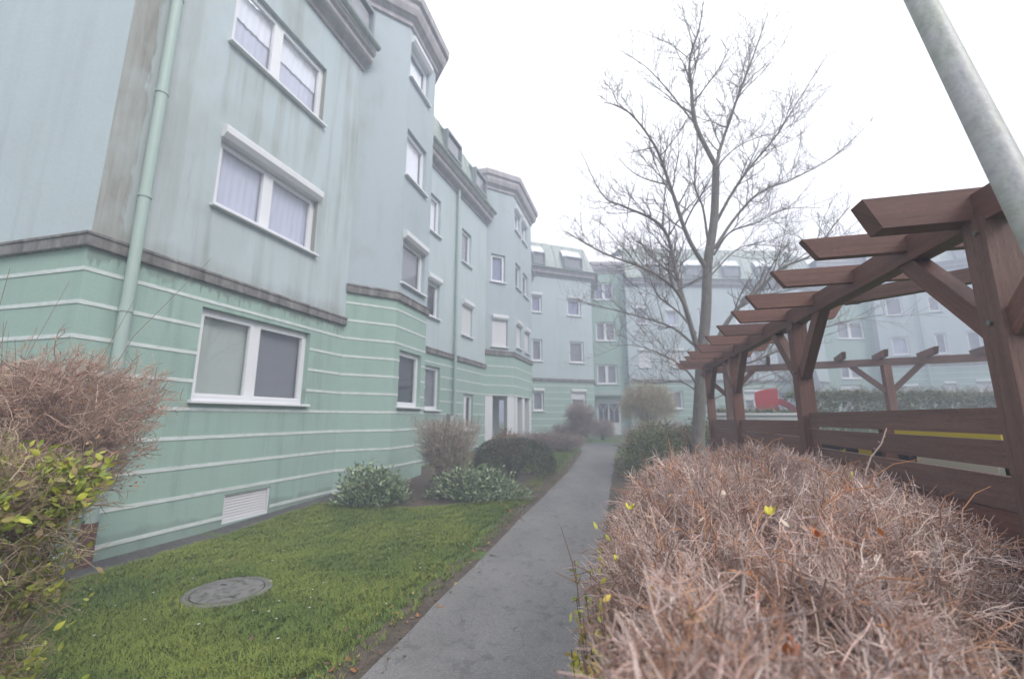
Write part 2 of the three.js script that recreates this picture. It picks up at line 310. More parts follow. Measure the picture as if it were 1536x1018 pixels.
const turfTex = tex(512, 512, (u, v) => { const a = fbm(u * 16, v * 16, 5, 16, 16), b = fbm(u * 90, v * 90, 2, 90, 90), c = mix3([0.05, 0.085, 0.02], [0.10, 0.15, 0.032], a); const q = mix3(c, [0.07, 0.055, 0.03], cl((fbm(u * 30 + 3, v * 30, 3, 30, 30) - 0.6) * 4)); const s = 0.6 + 0.8 * b; return [q[0] * s, q[1] * s, q[2] * s]; });
const soilMat = new THREE.MeshStandardMaterial({ map: soilTex, roughness: 1, bumpMap: soilTex, bumpScale: 0.03 });
const turfMat = new THREE.MeshStandardMaterial({ map: turfTex, roughness: 1, bumpMap: turfTex, bumpScale: 0.03 });
structure('ground', groundSheet(-150, 150, 60, -220, 150, 140, -0.012), turfMat, 'green and brown ground around the apartment blocks');
function strip(pts, dy, su = 2) { // pts: [xLeft, xRight, z] along the way, finely cut and draped on the ground
  const q = []; const P = (x, z) => V(x, lawnH(x, z) + dy, z);
  const pos = [], uv = [], idx = []; const N = 7;
  pts.forEach(([a, c, z], i) => { for (let k = 0; k <= N; k++) { const x = a + (c - a) * k / N; pos.push(x, lawnH(x, z) + dy + (o_c(k / N)), z); uv.push(x / su, z / su); } });
  for (let i = 0; i < pts.length - 1; i++) for (let k = 0; k < N; k++) { const a = i * (N + 1) + k; idx.push(a, a + 1, a + N + 1, a + 1, a + N + 2, a + N + 1); }
  const g = new THREE.BufferGeometry(); g.setAttribute('position', new THREE.Float32BufferAttribute(pos, 3)); g.setAttribute('uv', new THREE.Float32BufferAttribute(uv, 2)); g.setIndex(idx); g.computeVertexNormals(); return g;
}
const o_c = () => 0;
const pathL = z => -1.58 + 0.28 * ss(4, 12, -z) - 0.2 * ss(14.5, 17.5, -z) + 0.035 * (fbm(z * 2.2, 3.1, 3) - 0.5), pathR = z => -0.26 + 0.05 * ss(6, 14, -z) + 0.1 * ss(14, 18, -z) + 0.04 * (fbm(z * 2, 8.1, 3) - 0.5);
const asphaltTex = tex(1024, 1024, (u, v) => {
  const f = vn(u * 512, v * 512, 512, 512), g = vn(u * 256, v * 256, 256, 256), a = fbm(u * 6, v * 6, 5, 6, 6), b = fbm(u * 24 + 4, v * 24, 4, 24, 24);
  let s = 0.165 * (0.6 + 0.45 * f + 0.36 * g) * (0.82 + 0.4 * a); s *= 1 - 0.25 * cl((b - 0.58) * 5);
  const cr = Math.abs(fbm(u * 5 + 7, v * 5 + 2, 5, 5, 5) - 0.5); if (cr < 0.0035) s *= 0.62;
  return [s, s * 0.98, s * 0.965];
});
const asphaltMat = new THREE.MeshStandardMaterial({ map: asphaltTex, roughness: 0.82, bumpMap: asphaltTex, bumpScale: 0.012 });
{ const rows = []; for (let z = 4; z >= -17.4; z -= 0.2) rows.push([pathL(z), pathR(z), z]);
  structure('path', strip(rows, 0.012), asphaltMat, 'grey asphalt footpath running along the green building');
  const rows2 = []; for (let z = -17.4; z >= -19.6; z -= 0.2) rows2.push([-2.9, 2.1, z]);
  structure('path', strip(rows2, 0.008), asphaltMat, 'grey asphalt cross path in front of the stair tower');
  const r3 = []; for (let z = 2; z >= -15; z -= 0.2) { const w = 0.16 + 0.16 * fbm(z * 1.4, 5.5, 3) + 0.35 * ss(6.5, 8.5, -z) * (1 - ss(10, 11.5, -z)); r3.push([pathL(z) - w, pathL(z) + 0.03, z]); }
  structure('soil_verge', strip(r3, 0.004), soilMat, 'bare soil edge beside the asphalt path');
  const r5 = []; for (let z = 0; z >= -14; z -= 0.2) r5.push([pathR(z) - 0.03, 1.45, z]);
  structure('soil_verge', strip(r5, 0.005), soilMat, 'dark soil with litter under the bare hedge and pergola');
  const r4 = []; for (let z = 1; z >= -11; z -= 0.2) r4.push([-5.72, -5.2 + 0.12 * fbm(z * 2, 1.5, 3), z]);
  const gravel = tex(512, 512, (u, v) => { const a = vn(u * 90, v * 90, 90, 90), b = fbm(u * 8, v * 8, 4, 8, 8), s = 0.085 * (0.6 + 0.8 * a) * (0.7 + 0.6 * b); return [s, s * 0.97, s * 0.92]; });
  structure('gravel_strip', strip(r4, 0.006), new THREE.MeshStandardMaterial({ map: gravel, roughness: 1, bumpMap: gravel, bumpScale: 0.04 }), 'dark gravel drip strip at the foot of the green wall');
  const bed = []; for (let z = -6.75; z >= -11; z -= 0.2) bed.push([-5.2, -1.9 - 1.6 * (1 - ss(6.5, 7.9, -z)) + 0.2 * fbm(z * 2, 4, 3), z]);
  structure('planting_bed', strip(bed, 0.009), soilMat, 'dark soil planting bed under the shrubs');
}
// grass blades on the lawn
const inBed = (x, z) => z < -6.85 && z > -11 && x < -2.0 - 1.6 * (1 - ss(6.5, 7.9, -z));
const leafShape = (w, h, bend = 0.3) => { // a folded pointed leaf, base at the origin, growing along +y
  const p = [], ix = [], rows = 4; for (let i = 0; i <= rows; i++) { const t = i / rows, ww = w * Math.sin(Math.PI * Math.pow(t, 0.8)) * 0.5 + (i === 0 ? w * 0.06 : 0), z = bend * h * t * t; p.push(-ww, h * t, z + ww * 0.35, 0, h * t, z, ww, h * t, z + ww * 0.35); }
  for (let i = 0; i < rows; i++) for (let k = 0; k < 2; k++) { const a = i * 3 + k; ix.push(a, a + 1, a + 3, a + 1, a + 4, a + 3); }
  const g = new THREE.BufferGeometry(); g.setAttribute('position', new THREE.Float32BufferAttribute(p, 3)); g.setIndex(ix); g.computeVertexNormals(); return g;
};
const leafMat = (o = {}) => new THREE.MeshPhysicalMaterial({ color: 0xffffff, roughness: 0.7, transmission: 0.35, thickness: 0, side: THREE.DoubleSide, ...o });
const solidLeaf = new THREE.MeshStandardMaterial({ color: 0xffffff, roughness: 0.75, side: THREE.DoubleSide });
function scatter(name, geo, m, n, fn, parent, label) { // fn(i, dummy, colour) sets the transform, or returns false to skip
  const im = new THREE.InstancedMesh(geo, m, n), d = new THREE.Object3D(), c = new THREE.Color(); let k = 0;
  for (let i = 0; i < n; i++) { d.scale.setScalar(1); d.rotation.set(0, 0, 0); d.up.set(0, 1, 0); if (fn(i, d, c) === false) continue; d.updateMatrix(); im.setMatrixAt(k, d.matrix); im.setColorAt(k, c); k++; }
  im.count = k; fin(im, name, parent || scene); return tag(im, label, null, null, 'stuff');
}
{
  const blades = []; for (let i = 0; i < 7; i++) { const g = new THREE.BufferGeometry(), a = rnd() * 6.28, l = rr(0.025, 0.05), w = 0.0028, ox = rr(-0.02, 0.02), oz = rr(-0.02, 0.02), lean = rr(0.3, 1.1), c = Math.cos(a), s = Math.sin(a);
    const P = [[-w, 0, 0], [w, 0, 0], [w * 0.7, l * 0.6, l * lean * 0.35], [-w * 0.7, l * 0.6, l * lean * 0.35], [0, l * 0.9, l * lean]].map(([x, y, z]) => [ox + x * c + z * s, y, oz - x * s + z * c]);
    g.setAttribute('position', new THREE.Float32BufferAttribute(P.flat(), 3)); g.setIndex([0, 1, 2, 0, 2, 3, 3, 2, 4]); g.computeVertexNormals(); blades.push(g); }
  const tuft = mergeGeometries(blades);
  tag(scatter(numbered('grass'), tuft, solidLeaf, 62000, (i, d, c) => {
    const z = i < 44000 ? -1.2 - 6.6 * Math.pow(rnd(), 0.9) : rr(-7, -17), x = rr(-5.2, pathL(z) - 0.1);
    if (inBed(x, z) || Math.hypot(x + 3.5, z + 3.45) < 0.335) return false;
    const edge = pathL(z) - x; if (edge < 0.22 + 0.25 * fbm(z * 1.7, 2.2, 3) && rnd() < 0.8) return false;
    const p = fbm(x * 1.6, z * 1.6, 4), q = fbm(x * 6 + 9, z * 6, 3); if (p < 0.3 && rnd() < 0.5) return false;
    d.position.set(x, lawnH(x, z) - 0.004, z); d.rotation.set(rr(-0.2, 0.2), rnd() * 6.28, rr(-0.2, 0.2)); d.scale.setScalar(0.7 + 0.7 * q);
    const t = cl((p - 0.36) * 2.6 + rr(-0.25, 0.25)), y = rnd() < 0.06 + 0.3 * cl((fbm(x * 0.9 + 7, z * 0.9, 4) - 0.5) * 3) ? 0.55 : 0; c.setRGB(0.105 + 0.09 * t + 0.1 * y, 0.165 + 0.085 * t + 0.03 * y, 0.02 + 0.014 * t + 0.02 * y);
  }), 'short green lawn grass between the wall and the path', 'grass');
  tag(scatter(numbered('leaf_litter'), leafShape(0.03, 0.045, 0.2), solidLeaf, 900, (i, d, c) => {
    let x, z; if (i < 200) { z = -3 - 9 * rnd(); x = rr(pathR(z), 0.9); } else if (i < 560) { z = -1.6 - 13 * rnd(); x = pathL(z) + rr(-0.35, 0.12) * (0.5 + rnd()); } else if (i < 800) { z = rr(-7, -10.5); x = rr(-4.8, -1.8); } else { z = rr(-2, -8); x = rr(-5, -1.7); }
    d.position.set(x, lawnH(x, z) + 0.02, z); d.rotation.set(1.3 + rr(-0.5, 0.5), rnd() * 6.28, rr(-0.4, 0.4), 'YXZ'); d.scale.setScalar(rr(0.5, 1.2));
    const k = rnd(); if (k < 0.55) c.setRGB(0.12, 0.075, 0.04); else if (k < 0.8) c.setRGB(0.25, 0.12, 0.04); else c.setRGB(0.33, 0.27, 0.08);
  }), 'small brown and yellow fallen leaves along the path edge', 'leaf litter');
  const daisy = mergeGeometries([0, 1, 2, 3, 4, 5].map(k => leafShape(0.008, 0.013, 0.1).rotateX(1.2).rotateY(k * 1.047)));
  tag(scatter(numbered('daisies'), daisy, solidLeaf, 70, (i, d, c) => { const z = rr(-2.2, -7), x = rr(-5, -1.9); if (inBed(x, z)) return false; d.position.set(x, lawnH(x, z) + 0.045, z); d.rotation.y = rnd() * 6; d.scale.setScalar(rr(0.5, 0.95)); c.setRGB(0.6, 0.6, 0.56); }), 'tiny white daisies dotted over the lawn', 'daisies');
}

// ---------------------------------------------------------------- near apartment block
const A = thing('apartment_building', -5.69, 0, -3.23, 'long pale blue grey block with green striped base and two tower bays beside the path', 'building');
const C0 = [-5.69, -3.23], B0 = [-5.5, -7.6], B1 = [-4.76, -8.4], B2 = [-4.75, -9.92], B3 = [-5.5, -10.7], b0 = [-5.05, -15.9], b1 = [-4.1, -16.8], b2 = [-3.97, -19.9], b3 = [-4.95, -20.9];
wallRun(A, [-16, -3.23], C0, { y0: -0.5, y1: 9.56, split: 3.5 });
const SH = 0.17;
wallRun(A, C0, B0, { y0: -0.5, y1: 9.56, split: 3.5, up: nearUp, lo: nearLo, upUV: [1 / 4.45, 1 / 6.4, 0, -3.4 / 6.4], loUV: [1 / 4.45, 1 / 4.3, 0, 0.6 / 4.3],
  wins: [{ u0: 1.2 + SH, u1: 3.28 + SH, y0: 1.79, y1: 3.1, m: 2.17 + SH, c: ['blind', 'grey'] }, { u0: 1.14 + SH, u1: 3.18 + SH, y0: 4.62, y1: 5.9, m: 2.1 + SH, box: 1, c: ['pale', 'pale'] }, { u0: 1.08 + SH, u1: 3.1 + SH, y0: 7.33, y1: 8.6, m: 1.98 + SH, c: ['white/pale', 'white/pale'] }],
  holes: [{ u0: 1.88 + SH, u1: 2.7 + SH, y0: 0.05, y1: 0.46, deep: 0.16 }] });
{ // basement grille
  const f = frameOf(C0, B0), g = new THREE.Group(); g.name = 'basement_grille'; A.add(g); putOn(g, A, f, 1.88 + SH, 0.05, -0.05);
  part('frame', merge([box(0.82, 0.04, 0.05, 0.41, 0.02, 0), box(0.82, 0.03, 0.05, 0.41, 0.395, 0), box(0.03, 0.34, 0.05, 0.015, 0.21, 0), box(0.03, 0.34, 0.05, 0.805, 0.21, 0)]), whitePaint, g);
  for (let k = 0; k < 8; k++) part('louvre', new THREE.BoxGeometry(0.76, 0.038, 0.006).rotateX(-0.45).translate(0.41, 0.062 + k * 0.041, -0.005), shutterMat, g);
}
// first tower bay
const bayW = (o) => ({ y0: -0.5, y1: 11.35, split: 4.16, up: bayMat, ...o });
wallRun(A, B0, B1, bayW({}));
wallRun(A, B1, B2, bayW({ wins: [{ u0: 0.22, u1: 1.3, y0: 1.8, y1: 3.07, c: 'dark' }, { u0: 0.14, u1: 1.3, y0: 4.62, y1: 5.9, box: 1, c: 'grey' }, { u0: 0.1, u1: 1.16, y0: 7.32, y1: 8.58, c: 'white' }, { u0: 0.08, u1: 1.14, y0: 10.0, y1: 11.18, box: 1, c: 'white' }] }));
wallRun(A, B2, B3, bayW({}));
wallRun(A, [-8.5, -7.62], B0, { y0: 9.56, y1: 11.35, split: 4, up: bayMat });
wallRun(A, B3, [-8.5, -10.7], { y0: 9.56, y1: 11.35, split: 4, up: bayMat });
swept(A, 'tower_cornice', [[-8.5, -7.62], B0, B1, B2, B3, [-8.5, -10.7]], towerProf(11.35), eaveMat);
part('tower_roof', new THREE.ShapeGeometry(new THREE.Shape([[-8.5, 7.4], [-5.3, 7.4], [-4.5, 8.2], [-4.5, 10.1], [-5.3, 10.9], [-8.5, 10.9]].map(p => new THREE.Vector2(...p)))).rotateX(-Math.PI / 2).translate(5.69, 12.16, 3.23), copperMat, A);
// middle wall and second bay
wallRun(A, B3, b0, { y0: -0.5, y1: 9.56, split: 3.5, stripeMin: 0.3,
  wins: [{ u0: 0.7, u1: 1.6, y0: 1.78, y1: 3.08, c: 'grey' }, { u0: 0.58, u1: 1.4, y0: 4.56, y1: 5.86, box: 1, c: 'dark' }, { u0: 0.48, u1: 1.32, y0: 7.25, y1: 8.52, c: 'white' },
    { u0: 3.3, u1: 4.15, y0: 1.13, y1: 2.37, m: 3.62, c: 'dark' }, { u0: 3.05, u1: 3.93, y0: 4.42, y1: 5.7, box: 1, shut: 1, c: 'grey' }, { u0: 2.92, u1: 3.74, y0: 7.07, y1: 8.33, c: 'grey' }] });
const bay2 = o => ({ y0: 2.42, y1: 11.1, split: 4.0, up: bayMat, ...o });
wallRun(A, b0, b1, bay2({ wins: [{ u0: 0.3, u1: 1.0, y0: 4.36, y1: 5.66, box: 1, shut: 1, c: 'grey' }, { u0: 0.22, u1: 0.88, y0: 7.06, y1: 8.27, c: 'blue' }] }));
wallRun(A, b1, b2, bay2({ wins: [{ u0: 0.36, u1: 1.16, y0: 4.45, y1: 5.62, box: 1, shut: 1, c: 'grey' }, { u0: 1.72, u1: 2.56, y0: 4.45, y1: 5.6, box: 1, shut: 0.9, c: 'grey' }, { u0: 0.24, u1: 1.1, y0: 7.06, y1: 8.18, c: 'dark' }, { u0: 1.5, u1: 2.4, y0: 7.06, y1: 8.15, c: 'dark' }, { u0: 0.12, u1: 1.0, y0: 9.62, y1: 10.75, box: 1, c: 'white' }, { u0: 1.3, u1: 2.2, y0: 9.62, y1: 10.75, box: 1, c: 'white' }] }));
wallRun(A, b2, b3, bay2({}));
wallRun(A, [-8.5, -15.95], b0, { y0: 9.5, y1: 11.1, split: 4, up: bayMat });
wallRun(A, b3, [-8.5, -20.9], { y0: 9.5, y1: 11.1, split: 4, up: bayMat });
swept(A, 'tower_cornice', [[-8.5, -15.95], b0, b1, b2, b3, [-8.5, -20.9]], towerProf(11.1), eaveMat);
part('tower_roof', new THREE.ShapeGeometry(new THREE.Shape([[-8.5, 15.8], [-5, 15.8], [-3.9, 16.8], [-3.8, 19.9], [-4.9, 21], [-8.5, 21]].map(p => new THREE.Vector2(...p)))).rotateX(-Math.PI / 2).translate(5.69, 11.92, 3.23), copperMat, A);
{ // entrance below the second bay: soffit, recessed wall, door, white pillars
  part('soffit', new THREE.ShapeGeometry(new THREE.Shape([[-6.4, 15.9], [-5.05, 15.9], [-4.1, 16.8], [-3.97, 19.9], [-4.95, 20.9], [-6.4, 20.9]].map(p => new THREE.Vector2(...p)))).rotateX(-Math.PI / 2).translate(5.69, 2.424, 3.23), whitePaint, A);
  wallRun(A, [-5.05, -15.9], [-6.0, -15.92], { y0: 0, y1: 2.42, split: 0, up: whitePaint });
  wallRun(A, [-6.0, -15.92], [-5.9, -21], { y0: 0, y1: 2.42, split: 0, up: whitePaint });
  const g = new THREE.Group(); g.name = 'entrance_door'; A.add(g); putOn(g, A, frameOf([-6.0, -15.92], [-5.9, -21]), 1.2, 0.42, 0.02);
  part('frame', merge([box(0.08, 2, 0.08, 0, 1, 0), box(0.08, 2, 0.08, 1.1, 1, 0), box(1.02, 0.08, 0.08, 0.55, 1.96, 0)]), white, g); part('door_leaf', box(1.0, 1.9, 0.05, 0.55, 0.96, 0), mat(0.06, 0.065, 0.075, { roughness: 0.3 }), g);
  const f1 = frameOf(b0, b1), f2 = frameOf(b1, b2);
  for (const [f, u, w] of [[f1, 0.19, 0.34], [f1, 1.17, 0.32], [f2, 0.42, 0.36], [f2, 1.6, 0.36], [f2, 2.8, 0.36]]) putOn(part('pillar', rbox(w, 2.2, 0.3, 0, 1.1, 0, 0.015), whitePaint, A), A, f, u, 0.225, -0.17);
}
wallRun(A, b3, [-4.95, -24.0], { y0: -0.3, y1: 9.56, split: 3.6, stripeMin: 0.5 });
swept(A, 'cornice', [[-16, -3.23], C0, B0], bandProf(3.44, 0.17, 0.075), cornMat);
swept(A, 'cornice', [B0, B1, B2, B3], bandProf(4.16, 0.19, 0.075), cornMat);
swept(A, 'cornice', [B3, b0], bandProf(3.44, 0.17, 0.075), cornMat);
swept(A, 'cornice', [b0, b1, b2, b3], bandProf(4.0, 0.19, 0.075), cornMat);
gutterAndRoof(A, [[-16, -3.23], C0, B0], 9.52, { in1: 0.0 }); gutterAndRoof(A, [B3, b0], 9.4, { in1: 0.0 }); gutterAndRoof(A, [b3, [-4.95, -24]], 9.4);
const dormer = (b, f, u, y, w, roof, lightTop, out = 0.08) => { // a flat fronted roof window standing in the mansard
  const g = new THREE.Group(); g.name = 'dormer'; b.add(g); putOn(g, b, f, u, y, out);
  part('cheeks', merge([box(0.06, 0.78, 0.5, 0.03, 0.39, -0.25), box(0.06, 0.78, 0.5, w - 0.03, 0.39, -0.25), box(w - 0.12, 0.08, 0.1, w / 2, 0.04, -0.02), box(w - 0.12, 0.08, 0.5, w / 2, 0.74, -0.25)]), mat(0.22, 0.25, 0.26), g);
  part('pane', new THREE.PlaneGeometry(w - 0.12, 0.62).translate(w / 2, 0.39, -0.06), glassMat, g); part('curtain_room_panel', new THREE.PlaneGeometry(w - 0.12, 0.62).translate(w / 2, 0.39, -0.14), backs.grey, g);
  const s = new THREE.BoxGeometry(w + 0.04, 0.05, 0.75).rotateX(0.95).translate(w / 2, 1.02, -0.36); part('skylight', s, lightTop ? mat(0.68, 0.7, 0.74, { roughness: 0.15 }) : copperMat, g);
};
{ const f = frameOf(B3, b0), f1 = frameOf(C0, B0); for (const [ff, u, w] of [[f, 1.0, 1.1], [f, 3.3, 1.1], [f1, 3.35, 0.9], [f1, 1.6, 1.1]]) dormer(A, ff, u, 10.15, w, 0, 0, 0.34); }
// plain backing so that the block is a closed volume
part('back_wall', quadGeo([[V(-16, -0.5, -3.3), V(-16, -0.5, -24), V(-16, 12, -24), V(-16, 12, -3.3)], [V(-16, 12, -3.9), V(-16, 12, -24), V(-9, 12.1, -24), V(-9, 12.1, -3.9)]]).translate(5.69, 0, 3.23), upMat, A);
downpipe(A, -5.69 + 0.016 + 0.1, -3.23 - 0.39, 0.45, 9.9, 0.062, pipeMat, 0.5);
downpipe(A, -5.5 + 0.21 + 0.1, -10.7 - 2.4, 0.3, 9.9, 0.05);
{ const f = frameOf(B3, b0), g = new THREE.Group(); g.name = 'meter_cabinet'; A.add(g); putOn(g, A, f, 2.08, 1.28, 0.06);
  part('cabinet', rbox(0.26, 0.4, 0.12, 0.13, 0.2, 0), mat(0.16, 0.2, 0.18, { roughness: 0.5 }), g); part('cabinet_door', rbox(0.2, 0.3, 0.02, 0.14, 0.18, 0.066), whitePaint, g); }

// ---------------------------------------------------------------- far block with stair tower
const F = thing('apartment_building', -4.95, 0.3, -23.9, 'pale block with green stair tower and white glazed door beyond the path', 'building');
const w0 = [-4.95, -23.9], w1 = [-1.43, -26.33], t0 = [-1.58, -29.18], t1 = [0.66, -29.75], u0 = [0.72, -29.35], u1 = [12.24, -32.73], v0 = [14.55, -34.85];
const gf = (u, y0, y1, w, o = {}) => ({ u0: u, u1: u + w, y0, y1, ...o });
wallRun(F, w0, w1, { y0: -0.2, y1: 10.05, split: 3.65, raise: 0.2, stripeMin: 0.55, wins: [gf(0.24, 1.93, 3.2, 0.68, { box: 1, c: 'grey' }), gf(2.7, 1.93, 3.2, 0.98, { box: 1, shut: 0.4, c: 'grey' }), gf(0.2, 4.79, 6.08, 0.66, { c: 'grey' }), gf(2.64, 4.79, 6.1, 1.0, { c: 'grey' }), gf(0.18, 7.7, 8.9, 0.68, { box: 1, c: 'blue' }), gf(2.57, 7.68, 8.9, 0.95, { box: 1, c: 'blue' })] });
wallRun(F, w1, t0, { y0: -0.2, y1: 10.4, split: 3.65 });
wallRun(F, t0, t1, { y0: 0, y1: 11.6, split: 11.0, stripes: false, lo: stairMat, up: stairMat, wins: [gf(0.22, 3.77, 5.08, 1.38, { m: 0.9, c: 'grey' }), gf(0.24, 6.71, 8.02, 1.36, { m: 0.9, c: 'grey' }), gf(0.22, 9.6, 10.85, 1.34, { m: 0.88, c: 'blue' })], holes: [{ u0: 0.1, u1: 1.76, y0: 0.36, y1: 2.78, deep: 0.3 }] });
wallRun(F, t1, u0, { y0: 0, y1: 10.6, split: 3.9, lo: stairMat });
wallRun(F, u0, u1, { y0: 0, y1: 10.55, split: 3.9, raise: 0.42, wins: [gf(0.7, 2.12, 3.32, 0.8, { c: 'grey' }), gf(2.82, 2.12, 3.32, 0.72, { c: 'grey' }), gf(4.4, 2.1, 3.32, 0.75, { c: 'grey' }), gf(7.7, 2.06, 3.38, 1.5, { box: 1, shut: 0.45, c: 'grey', m: 8.45 }),
  gf(10.0, 2.1, 3.3, 0.8, { c: 'grey' }), gf(0.72, 4.84, 6.12, 0.85, { box: 1, shut: 1, c: 'grey' }), gf(2.82, 4.82, 6.12, 0.95, { box: 1, shut: 1, c: 'grey' }), gf(5.2, 4.84, 6.1, 0.9, { c: 'white' }), gf(7.8, 4.9, 6.1, 1.6, { m: 8.6, c: 'pale' }), gf(10.2, 4.84, 6.1, 0.8, { c: 'grey' }),
  gf(0.66, 7.82, 9.02, 0.8, { box: 1, c: 'grey' }), gf(2.78, 7.7, 8.9, 0.8, { box: 1, c: 'pale' }), gf(5.0, 7.76, 8.95, 0.9, { c: 'grey' }), gf(7.6, 7.76, 8.95, 0.9, { box: 1, c: 'white' }), gf(10.0, 7.76, 8.95, 0.8, { c: 'grey' })] });
wallRun(F, u1, v0, { y0: 0, y1: 10.55, split: 3.9, lo: stairMat });
swept(F, 'cornice', [w0, w1, t0], bandProf(3.62, 0.17, 0.075), cornMat);
swept(F, 'cornice', [u0, u1, v0], bandProf(3.86, 0.17, 0.075), cornMat);
gutterAndRoof(F, [w0, w1, t0], 9.95, { r1: 1.8, in1: -0.4 }); gutterAndRoof(F, [u0, u1, v0], 10.45, { r1: 2.5, in1: -0.6 });
{ const f = frameOf(w0, w1); dormer(F, f, 0.2, 10.55, 0.75, 0, 1, 0.42); dormer(F, f, 2.25, 10.55, 1.25, 0, 1, 0.42); const f2 = frameOf(u0, u1); for (const u of [1.4, 4.2, 6.9, 9.3]) dormer(F, f2, u, 11.15, 1.2, 0, 1, 0.42);
  swept(F, 'tower_cornice', [t0, t1], towerProf(11.5), eaveMat);
  part('tower_roof', quadGeo([[V(-1.9, 12.3, -28.9), V(1.0, 12.3, -29.6), V(1.2, 13.1, -33), V(-2, 13.1, -32.5)]]).translate(4.95, -0.3, 23.9), copperMat, F);
  part('back_wall', quadGeo([[V(-5.5, 11, -30), V(15, 13.4, -40), V(15, 0, -40), V(-5.5, 0, -30)], [V(-6, 12.0, -26), V(-1.6, 12.6, -30), V(15, 13.4, -40), V(-5.5, 11, -31)]]).translate(4.95, -0.3, 23.9), upMat, F);
  // dark fin wall at the end of the far wall
  const s = new THREE.Shape(); s.moveTo(0, 0); s.lineTo(1.95, 0); s.lineTo(1.05, 4.6); s.lineTo(0, 4.9); s.closePath();
  putOn(part('fin_wall', new THREE.ExtrudeGeometry(s, { depth: 0.4, bevelEnabled: true, bevelSize: 0.02, bevelThickness: 0.02, bevelSegments: 1 }), mat(0.15, 0.17, 0.185), F), F, f2, 10.95, 0.6, 0.5);
  for (const [x, h] of [[5.6, 1.5], [6.7, 1.1]]) putOn(part('chimney', box(0.6, h, 0.6, 0, h / 2, 0), mat(0.3, 0.3, 0.31), F), F, f2, x, 12.7, -2.6);
}
{ // white entrance door of the stair tower
  const f = frameOf(t0, t1), g = new THREE.Group(); g.name = 'entrance_door'; F.add(g); putOn(g, F, f, 0.1, 0.36, -0.12); const W = 1.66, H = 2.42;
  part('frame', merge([box(0.16, H, 0.1, 0.08, H / 2, 0), box(0.16, H, 0.1, W - 0.08, H / 2, 0), box(W - 0.32, 0.2, 0.1, W / 2, H - 0.1, 0), box(0.1, H - 0.2, 0.08, W / 2, (H - 0.2) / 2, 0)]), whitePaint, g);
  for (const s of [0, 1]) { const x0 = s ? W / 2 + 0.05 : 0.16, x1 = s ? W - 0.16 : W / 2 - 0.05, xm = (x0 + x1) / 2;
    const lf = new THREE.Group(); lf.name = 'door_leaf'; g.add(lf);
    part('door_panel', merge([box(x1 - x0, 0.85, 0.06, xm, 0.425, -0.01), box(x1 - x0, 0.12, 0.06, xm, H - 0.26, -0.01)]), whitePaint, lf);
    const tt = new Tubes(); tt.add([V(xm, 0.85, 0.01), V(xm, 1.6, 0.01)], 0.02, 0.02, 6); tt.add([V(xm, 1.6, 0.01), V(x0 + 0.03, 2.1, 0.01)], 0.02, 0.02, 6); tt.add([V(xm, 1.6, 0.01), V(x1 - 0.03, 2.1, 0.01)], 0.02, 0.02, 6);
    part('glazing_bar', tt.geo(), whitePaint, lf); part('pane', new THREE.PlaneGeometry(x1 - x0, 1.26).translate(xm, 1.48, 0), glassMat, lf); part('curtain_room_panel', new THREE.PlaneGeometry(x1 - x0, 1.26).translate(xm, 1.48, -0.1), backs.dark, lf); }  // dark panel behind the pane is painted as the unlit inside, no cloth
  const cn = new THREE.BoxGeometry(2.1, 0.05, 0.9).rotateX(0.35).translate(W / 2, H + 0.34, 0.5); part('canopy', cn, new THREE.MeshPhysicalMaterial({ color: lin(0.5, 0.58, 0.56), roughness: 0.2, transmission: 0.5, thickness: 0 }), g);
}
// ---------------------------------------------------------------- right hand far block
const R = thing('apartment_building', 14.55, 0.9, -34.85, 'pale block with a second green stair tower beyond the timber pergola and green hedge', 'building');
const v1 = [18.04, -35.72], x0 = [18.0, -35.0], x1 = [29, -32.95];
wallRun(R, v0, v1, { y0: 0.3, y1: 12.4, split: 12.0, stripes: false, lo: stairMat, up: stairMat, wins: [gf(1.05, 7.15, 8.43, 1.95, { m: 2.0, c: ['grey', 'grey'] }), gf(0.92, 4.27, 5.36, 1.5, { m: 1.65, c: 'grey' }), gf(1.05, 10.0, 11.2, 1.9, { m: 2.0, c: 'grey' })], holes: [{ u0: 0.75, u1: 2.2, y0: 1.3, y1: 3.85, deep: 0.3 }] });
{ const g = new THREE.Group(); g.name = 'entrance_door'; R.add(g); putOn(g, R, frameOf(v0, v1), 0.75, 1.3, -0.15); part('frame', merge([box(0.14, 2.55, 0.1, 0.07, 1.275, 0), box(0.14, 2.55, 0.1, 1.38, 1.275, 0), box(1.17, 0.6, 0.1, 0.725, 2.25, 0), box(0.1, 1.95, 0.08, 0.725, 0.975, 0)]), whitePaint, g); part('door_leaf', box(1.2, 1.95, 0.04, 0.725, 0.975, -0.02), backs.grey, g); }
wallRun(R, v1, x0, { y0: 0.3, y1: 11.9, split: 5, lo: stairMat });
wallRun(R, x0, x1, { y0: 0.3, y1: 11.6, split: 4.98, raise: 1.3, wins: [gf(0.67, 2.5, 3.78, 1.0, { box: 1, shut: 1, c: 'grey' }), gf(3.05, 2.5, 3.9, 0.55, { box: 1, shut: 0.6, c: 'grey' }), gf(4.62, 2.5, 3.98, 0.85, { box: 1, shut: 0.5, c: 'grey' }), gf(0.64, 5.8, 7.08, 0.95, { c: 'pale' }), gf(2.98, 5.76, 7.16, 0.58, { c: 'grey' }), gf(4.58, 5.66, 7.17, 0.72, { c: 'grey' }),
  gf(0.64, 8.6, 9.92, 0.95, { c: 'grey' }), gf(2.94, 8.68, 9.8, 0.66, { c: 'grey' }), gf(4.6, 8.6, 9.9, 0.7, { c: 'grey' }), gf(7, 8.6, 9.9, 0.9, { c: 'grey' }), gf(7, 5.7, 7.1, 0.9, { c: 'grey' }), gf(7, 2.5, 3.9, 0.9, { c: 'grey' })] });
swept(R, 'cornice', [x0, x1], bandProf(4.95, 0.17, 0.075), cornMat);
